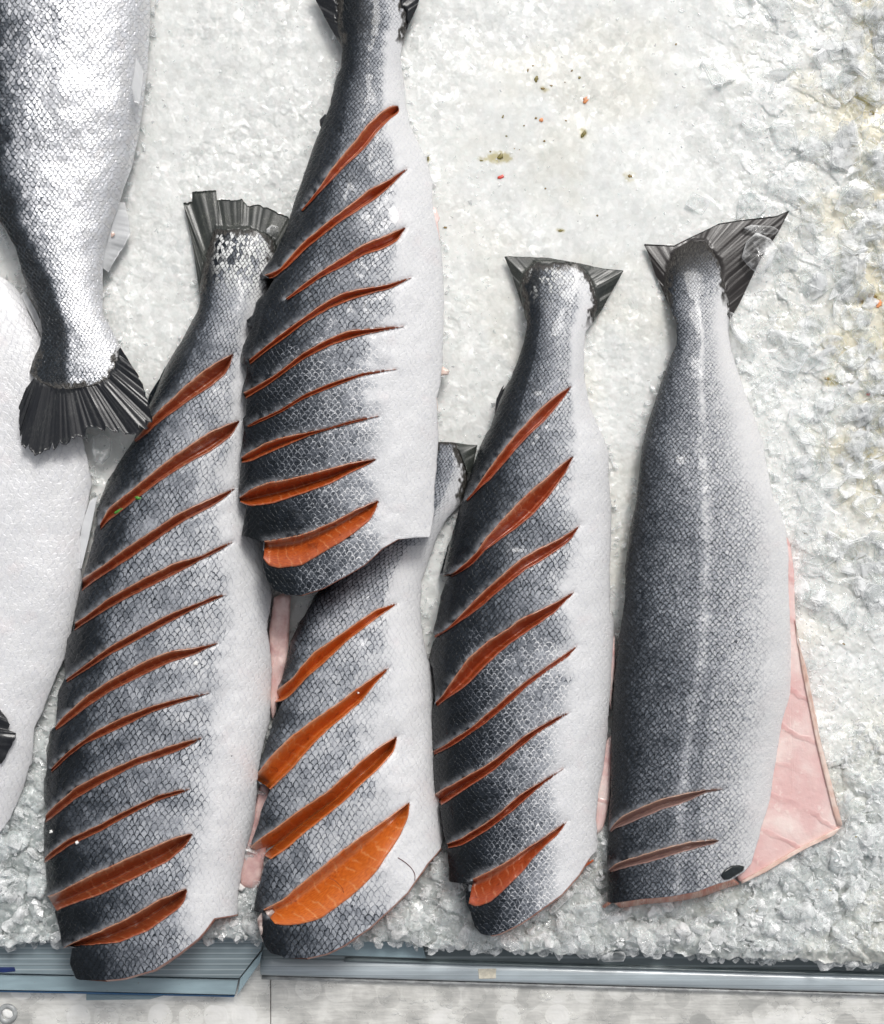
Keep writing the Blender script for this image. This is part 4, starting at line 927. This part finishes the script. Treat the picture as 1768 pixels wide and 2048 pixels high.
# screw cap on the counter
def ringmesh(name, cx, cy, z, r0, r1, h, mat, parent, n=40):
    V = []; F = []
    prof = [(r0, 0), (r0, h*.7), ((r0+r1)/2, h), (r1, h*.6), (r1, 0)]
    for r, hh in prof:
        for i in range(n):
            a = i*6.283/n; V.append((cx+math.cos(a)*r, cy+math.sin(a)*r, z+hh))
    for k in range(len(prof)-1):
        for i in range(n): F.append([k*n+i, k*n+(i+1) % n, (k+1)*n+(i+1) % n, (k+1)*n+i])
    return mesh(name, V, F, mat, parent)
ringmesh('rivet_ring', wx(15, ZM), wy(2027, ZM), ZM, .0055, .0105, .0022, M_steel, counter)
slab('rivet_head', 'P 4,2022 10,2017 18,2020 26,2022 28,2032 22,2037 14,2036 6,2032', ZM+.001, M_wht, counter, thick=.002, crown=.001, n=30, inner=4)

# plastic channel behind the rail, under the ice edge
def make_plastic(name, tint, rough, trans, lines=0.0, freq=800, cloud=.2):
    g = G(name); o = g.coord(); x, y, z = g.xyz(o)
    n = g.noise(g.vec(x*.35, y*2.2, z), 30, 4, .6); sp = g.noise(o, 260, 2).ss(.70, .76)
    c = g.mix(n.ss(.35, .7), tuple(k*.75 for k in tint), tint)
    if lines:
        ln = (y*freq+(n-.5)*.6).sin().ss(.55, .95)
        c = g.mix(ln*lines, c, (.62, .68, .70))
        ln2 = ((y*freq*.5+1.3).sin()).ss(.86, .98); c = g.mix(ln2*lines, c, (.04, .06, .07))
    c = g.mix(sp*.4, c, (.25, .2, .14))
    g.bsdf(Base_Color=c, Roughness=rough, Transmission_Weight=trans, IOR=1.4, Coat_Weight=.5, Coat_Roughness=.08, Normal=g.bump(n, .25, .001))
    return g.m
M_pc = make_plastic('ribbed_blue_plastic', (.20, .255, .28), .3, .0, .28, 1150)
M_pcf = make_plastic('sheet_edge_plastic', (.36, .48, .53), .2, .2)
M_pcb = make_plastic('sheet_blue_line', (.05, .16, .33), .2, .1)
M_rail = make_plastic('frosted_rail_plastic', (.44, .50, .535), .3, .0, .25, 1300)
M_chan = make_plastic('grey_channel_plastic', (.13, .165, .175), .3, .0, .2, 700)
def prism(name, poly, z0, z1, mat, parent):      # poly in pixels seen at height z1
    p = pts(poly); n = len(p); V = np.vstack([W(p[:, 0], p[:, 1], z1), W(p[:, 0], p[:, 1], z1)]); V[n:, 2] = z0
    F = [list(range(n))[::-1], list(range(n, 2*n))]+[[i, (i+1) % n, n+(i+1) % n, n+i] for i in range(n)]
    o = mesh(name, V, F, mat, parent, smooth=False)
    md = o.modifiers.new('bevel', 'BEVEL'); md.width = .0008; md.segments = 2; md.limit_method = 'ANGLE'
    return o
sheet = empty('ribbed_plastic_sheet', None, 'blue grey ribbed plastic board with a slanted corner beneath the left salmon', 'plastic sheet')
prism('ribbed_top', 'P -150,1830 532,1830 522,1900 478,1957 -150,1944', -.034, -.018, M_pc, sheet)
prism('front_lip', 'P -150,1946 477,1959 470,1990 160,1983 -150,1978', -.040, -.024, M_pcf, sheet)
prism('corner_lip', 'P 480,1957 524,1902 520,1926 496,1960 474,1992', -.040, -.022, M_pcf, sheet)
prism('blue_edge', 'P -150,1979 160,1984 470,1991 468,1995 160,1988 -150,1982', -.042, -.030, M_pcb, sheet)
prism('under_sheet', 'P 172,1988 330,1991 300,1999 172,2001', -.044, -.041, M_pcf, sheet)
prism('blue_sticker', 'E -60,1100 72,1097 78,1120 14,1126 -60,1122', -.019, -.0172, make_plain('navy', (.01, .025, .11), .4), sheet)
chan = empty('plastic_channel', None, 'grey plastic channel in the shadow between the ice edge and the clear rail', 'channel')
prism('channel_base', 'P 524,1860 2000,1885 2000,1960 524,1925', -.044, -.034, M_chan, chan)
prism('channel_step', 'P 640,1870 842,1876 852,1917 640,1910', -.033, -.026, M_pcf, chan)
rail = empty('clear_rail', None, 'clear frosted plastic rail with a rounded top running to the right edge', 'rail')
def railstrip(name, x0, x1, yc, hw, z, r, mat, parent, slope=.0285, n=14, nx=60):
    V = []; 
    for xx in np.linspace(x0, x1, nx):
        for k in range(n):
            a = math.pi*k/(n-1); py = yc+slope*(xx-521)+math.cos(a)*hw
            zz = z+math.sin(a)*r; p = W(xx, py, z); V.append((p[0], p[1], zz))
    V = np.array(V); F = grid_faces(nx, n).tolist()
    m0 = len(V); F += [[(i+1)*n, i*n, i*n+n-1, (i+1)*n+n-1] for i in range(nx-1)]
    F += [list(range(n)), list(range((nx-1)*n, nx*n))[::-1]]
    return mesh(name, V, F, mat, parent)
railstrip('tube', 522, 2000, 1932, 18, -.036, .0055, M_rail, rail)
railstrip('lower_lip', 524, 2000, 1953, 5, -.042, .004, M_steel, rail)
railstrip('upper_lip', 690, 2000, 1913, 4, -.034, .005, M_chan, rail)
M_tape = make_plain('old_tape', (.62, .58, .48), .5, .2, 0, 120)
prism('tape_patch', 'S 410,1550 540,1548 538,1618 415,1620', -.034, -.0303, M_tape, rail)

# ------------------------------------------------------------------ small debris
M_brown = make_plain('brown_scrap', (.20, .13, .03), .4, .4, .3, 500)
M_olive = make_plain('olive_scrap', (.17, .14, .03), .4, .4, .3, 500)
M_orange = make_plain('orange_scrap', (.66, .26, .10), .35, .25, .4, 400)
M_red = make_plain('red_scrap', (.62, .06, .04), .3, .2, .4, 400)
M_leaf = make_plain('green_leaf', (.05, .20, .02), .4, .3, .3, 400)
def crumb(name, label, cat, px, py, rx, ry, ang, z, mat, group=None, h=.3, seed=0):
    r_ = random.Random(int(px*7+py)); nn = 14; V = []
    ca, sa = math.cos(ang), math.sin(ang)
    rad = [r_.uniform(.6, 1.15) for _ in range(nn)]
    lay = [(0, .9), (.45, 1.0), (.85, .7), (1.0, .25)]
    c = W(px, py, z)
    for zz, k in lay:
        for i in range(nn):
            a = i*6.283/nn; x = math.cos(a)*rx*rad[i]*k*S; y = math.sin(a)*ry*rad[i]*k*S
            V.append((c[0]+x*ca-y*sa, c[1]+x*sa+y*ca, z-.0006+zz*min(rx, ry)*S*h*r_.uniform(.85, 1.1)))
    F = [[k*nn+i, k*nn+(i+1) % nn, (k+1)*nn+(i+1) % nn, (k+1)*nn+i] for k in range(3) for i in range(nn)]+[list(range(3*nn, 4*nn)), list(range(nn))[::-1]]
    return tag(mesh(name, V, F, mat, None), label, cat, group)
def icez(x, y): return float(ice_h(np.array([float(x)]), np.array([float(y)]))[0][0])+.0008
def ic(label, px, py, rx, ry, ang, mat, group=None, name='food_scrap', cat='scrap'):
    return crumb(name, label, cat, px, py, rx, ry, ang, icez(px, py), mat, group)
ic('bright red flesh crumb alone on the upper ice, below a stain', 1002, 354, 8, 4.5, .5, M_red)
ic('olive brown lump of muck on the ice above the red crumb', 1001, 313, 7, 6, .3, M_olive)
ic('largest orange morsel on the ice at the right edge', 1757, 607, 10, 9, .3, M_orange)
ic('brown crumb touching the large orange morsel', 1745, 594, 11, 8, -.3, M_brown)
ic('dark brown crumb a little left of the orange morsel', 1722, 600, 6, 7, .8, M_brown)
ic('small coral crumb near the right edge halfway up', 1738, 788, 6, 3, .3, M_red)
ic('small peach crumb on the upper ice at the right of the cluster', 1171, 200, 6, 8, .1, M_orange)
ic('tiny orange crumb in the middle of the speck cluster', 1083, 240, 5, 5, .1, M_orange)
ic('long olive speck at the top of the cluster', 1073, 157, 4, 8, -.2, M_olive)
ic('curved olive smear right of the cluster', 1167, 268, 5, 10, -.5, M_olive)
sp = 'scattered brown specks on the ice'
for (x, y, a, b) in [(1085, 177, 7, 4), (1056, 140, 3, 6), (1066, 131, 3, 3), (1103, 171, 5, 3), (1144, 141, 4, 3), (1159, 155, 4, 5), (1130, 164, 3, 2), (1006, 233, 3, 7), (1072, 236, 4, 5), (1048, 251, 3, 3),
                     (1013, 272, 4, 3), (1089, 282, 4, 4), (1029, 297, 2, 2), (1039, 299, 2, 2), (856, 316, 3, 8), (1091, 377, 3, 3), (1260, 352, 6, 6), (891, 455, 6, 4), (1195, 431, 3, 4), (1121, 461, 8, 4), (981, 303, 3, 3), (963, 321, 6, 3),
                     (1132, 241, 3, 3), (1735, 447, 5, 8), (1730, 480, 4, 5), (1752, 697, 4, 5), (1703, 705, 4, 3), (1654, 757, 7, 6), (1684, 768, 6, 4), (1728, 811, 8, 4), (1735, 650, 3, 9), (1725, 830, 3, 8), (1605, 963, 2, 2), (1611, 1067, 5, 2),
                     (1705, 1118, 7, 2), (1688, 1288, 5, 3), (1514, 1822, 7, 4), (1635, 1780, 5, 3), (1660, 1781, 6, 3), (1712, 1674, 3, 3), (148, 470, 1, 1), (1745, 225, 6, 9), (1700, 200, 8, 8), (1720, 180, 5, 4), (1352, 88, 3, 4), (1740, 860, 7, 5), (1757, 880, 6, 6), (1722, 905, 6, 4)]:
    ic('tiny brown or olive speck lying among others on the ice', x, y, a*.75, b*.65, random.uniform(-.5, .5), random.choice([M_brown, M_olive]), sp, 'ice_speck', 'speck')
def onf(f, px, py): return float(f.Z(np.array([float(px)]), np.array([float(py)]))[0])
crumb('leaf_scrap', 'green leaf scrap on the lower lip of the second slash of the left salmon', 'leaf', 276, 996, 8, 4, -.1, onf(f3, 276, 996)+.0005, M_leaf)
crumb('leaf_scrap', 'green leaf scrap inside the left end of that second slash', 'leaf', 236, 1022, 11, 3, .5, onf(f3, 236, 1022)-.001, M_leaf)
crumb('foam_bead', 'double white foam bead on the flank of the left salmon', 'bead', 392, 1327, 6, 5, .2, onf(f3, 392, 1327), M_wht, h=1.2)
crumb('foam_bead', 'white foam bead on the black back of the left salmon', 'bead', 103, 1663, 5, 4, .2, onf(f3, 103, 1663), M_wht, h=1.2)
crumb('foam_bead', 'white foam bead on the slash edge low on the left salmon', 'bead', 154, 1685, 4, 4, .2, onf(f3, 154, 1686), M_wht, h=1.2)
crumb('foam_bead', 'white foam bead inside a slash of the palest salmon', 'bead', 716, 1385, 3, 3, .2, onf(f5, 716, 1385)-.006, M_wht, h=1.2)
crumb('tan_scrap', 'curled tan scrap on the pale fin of the silver fish', 'scrap', 223, 467, 7, 8, .2, .024, M_fat)
crumb('black_speck', 'single black speck on the white belly of the left salmon', 'speck', 462, 1512, 2.4, 1.6, .2, onf(f3, 462, 1512)+.0003, M_black)
crumb('foam_bead', 'white foam bead lying in the channel left of the two', 'bead', 853, 1901, 4, 3, 0, -.0325, M_wht, h=1.2)
crumb('foam_bead', 'white foam bead lying in the channel right of the two', 'bead', 866, 1901, 4, 3, 0, -.0325, M_wht, h=1.2)
def hair(label, p, f, mat, r=.00035, dz=.0006):
    q = resample(pts(p), 30); q[:, 0] = smooth1(q[:, 0], 2); q[:, 1] = smooth1(q[:, 1], 2)
    z = f.Z(q[:, 0], q[:, 1])+dz; c = W(q[:, 0], q[:, 1], z); V = []; nn = 6
    t = np.gradient(c, axis=0); t /= np.linalg.norm(t, axis=1)[:, None]; s = np.cross(t, (0, 0, 1)); s /= np.linalg.norm(s, axis=1)[:, None]; u = np.cross(s, t)
    for k in range(len(c)):
        for i in range(nn):
            a = i*6.283/nn; V.append(c[k]+(s[k]*math.cos(a)+u[k]*math.sin(a))*r)
    F = [[k*nn+i, k*nn+(i+1) % nn, (k+1)*nn+(i+1) % nn, (k+1)*nn+i] for k in range(len(c)-1) for i in range(nn)]
    return tag(mesh('hair_strand', V, F, mat, None), label, 'hair')
M_hair = make_plain('dark_red_hair', (.10, .012, .012), .4)
hair('curved dark red bristle stuck on the pale skin below the widest slash', 'J 1015,632 1060,660 1100,695 1122,735 1118,775', f5, M_hair)
hair('fine dark hair lying across the widest orange slash', 'J 610,752 650,770 690,810 705,855', f5, M_hair, .0002, -.004)

# water drops on the metal: nobody could count them
FV, FF = [], []; off = 0
def drop(px, py, r, el, a):
    global off
    V = []; nn = 10; c = W(px, py, ZM); ca, sa = math.cos(a), math.sin(a)
    for zz, k in ((0, 1), (.35, .93), (.7, .65), (.9, .3)):
        for i in range(nn):
            t = i*6.283/nn; x = math.cos(t)*r*k*el*S; y = math.sin(t)*r*k*S
            V.append((c[0]+x*ca-y*sa, c[1]+x*sa+y*ca, ZM+zz*r*S*.5))
    FV.append(np.array(V)); FF.extend([[off+k*nn+i, off+k*nn+(i+1) % nn, off+(k+1)*nn+(i+1) % nn, off+(k+1)*nn+i] for k in range(3) for i in range(nn)]); FF.append([off+3*nn+i for i in range(nn)]); off += len(V)
for i in range(120):
    x = rnd.choice([rnd.gauss(860, 70), rnd.gauss(1680, 60), rnd.gauss(230, 80), rnd.uniform(560, 1768), rnd.gauss(1100, 90)])
    drop(x, rnd.uniform(1985, 2050), rnd.uniform(1.5, 5.5), rnd.uniform(1, 2.6), rnd.uniform(-.5, .5))
tag(mesh('water_drops', np.vstack(FV), FF, make_clear('water', (.98, .98, .98), .01, 0), None), 'water drops beaded on the aluminium counter', None, None, 'stuff')
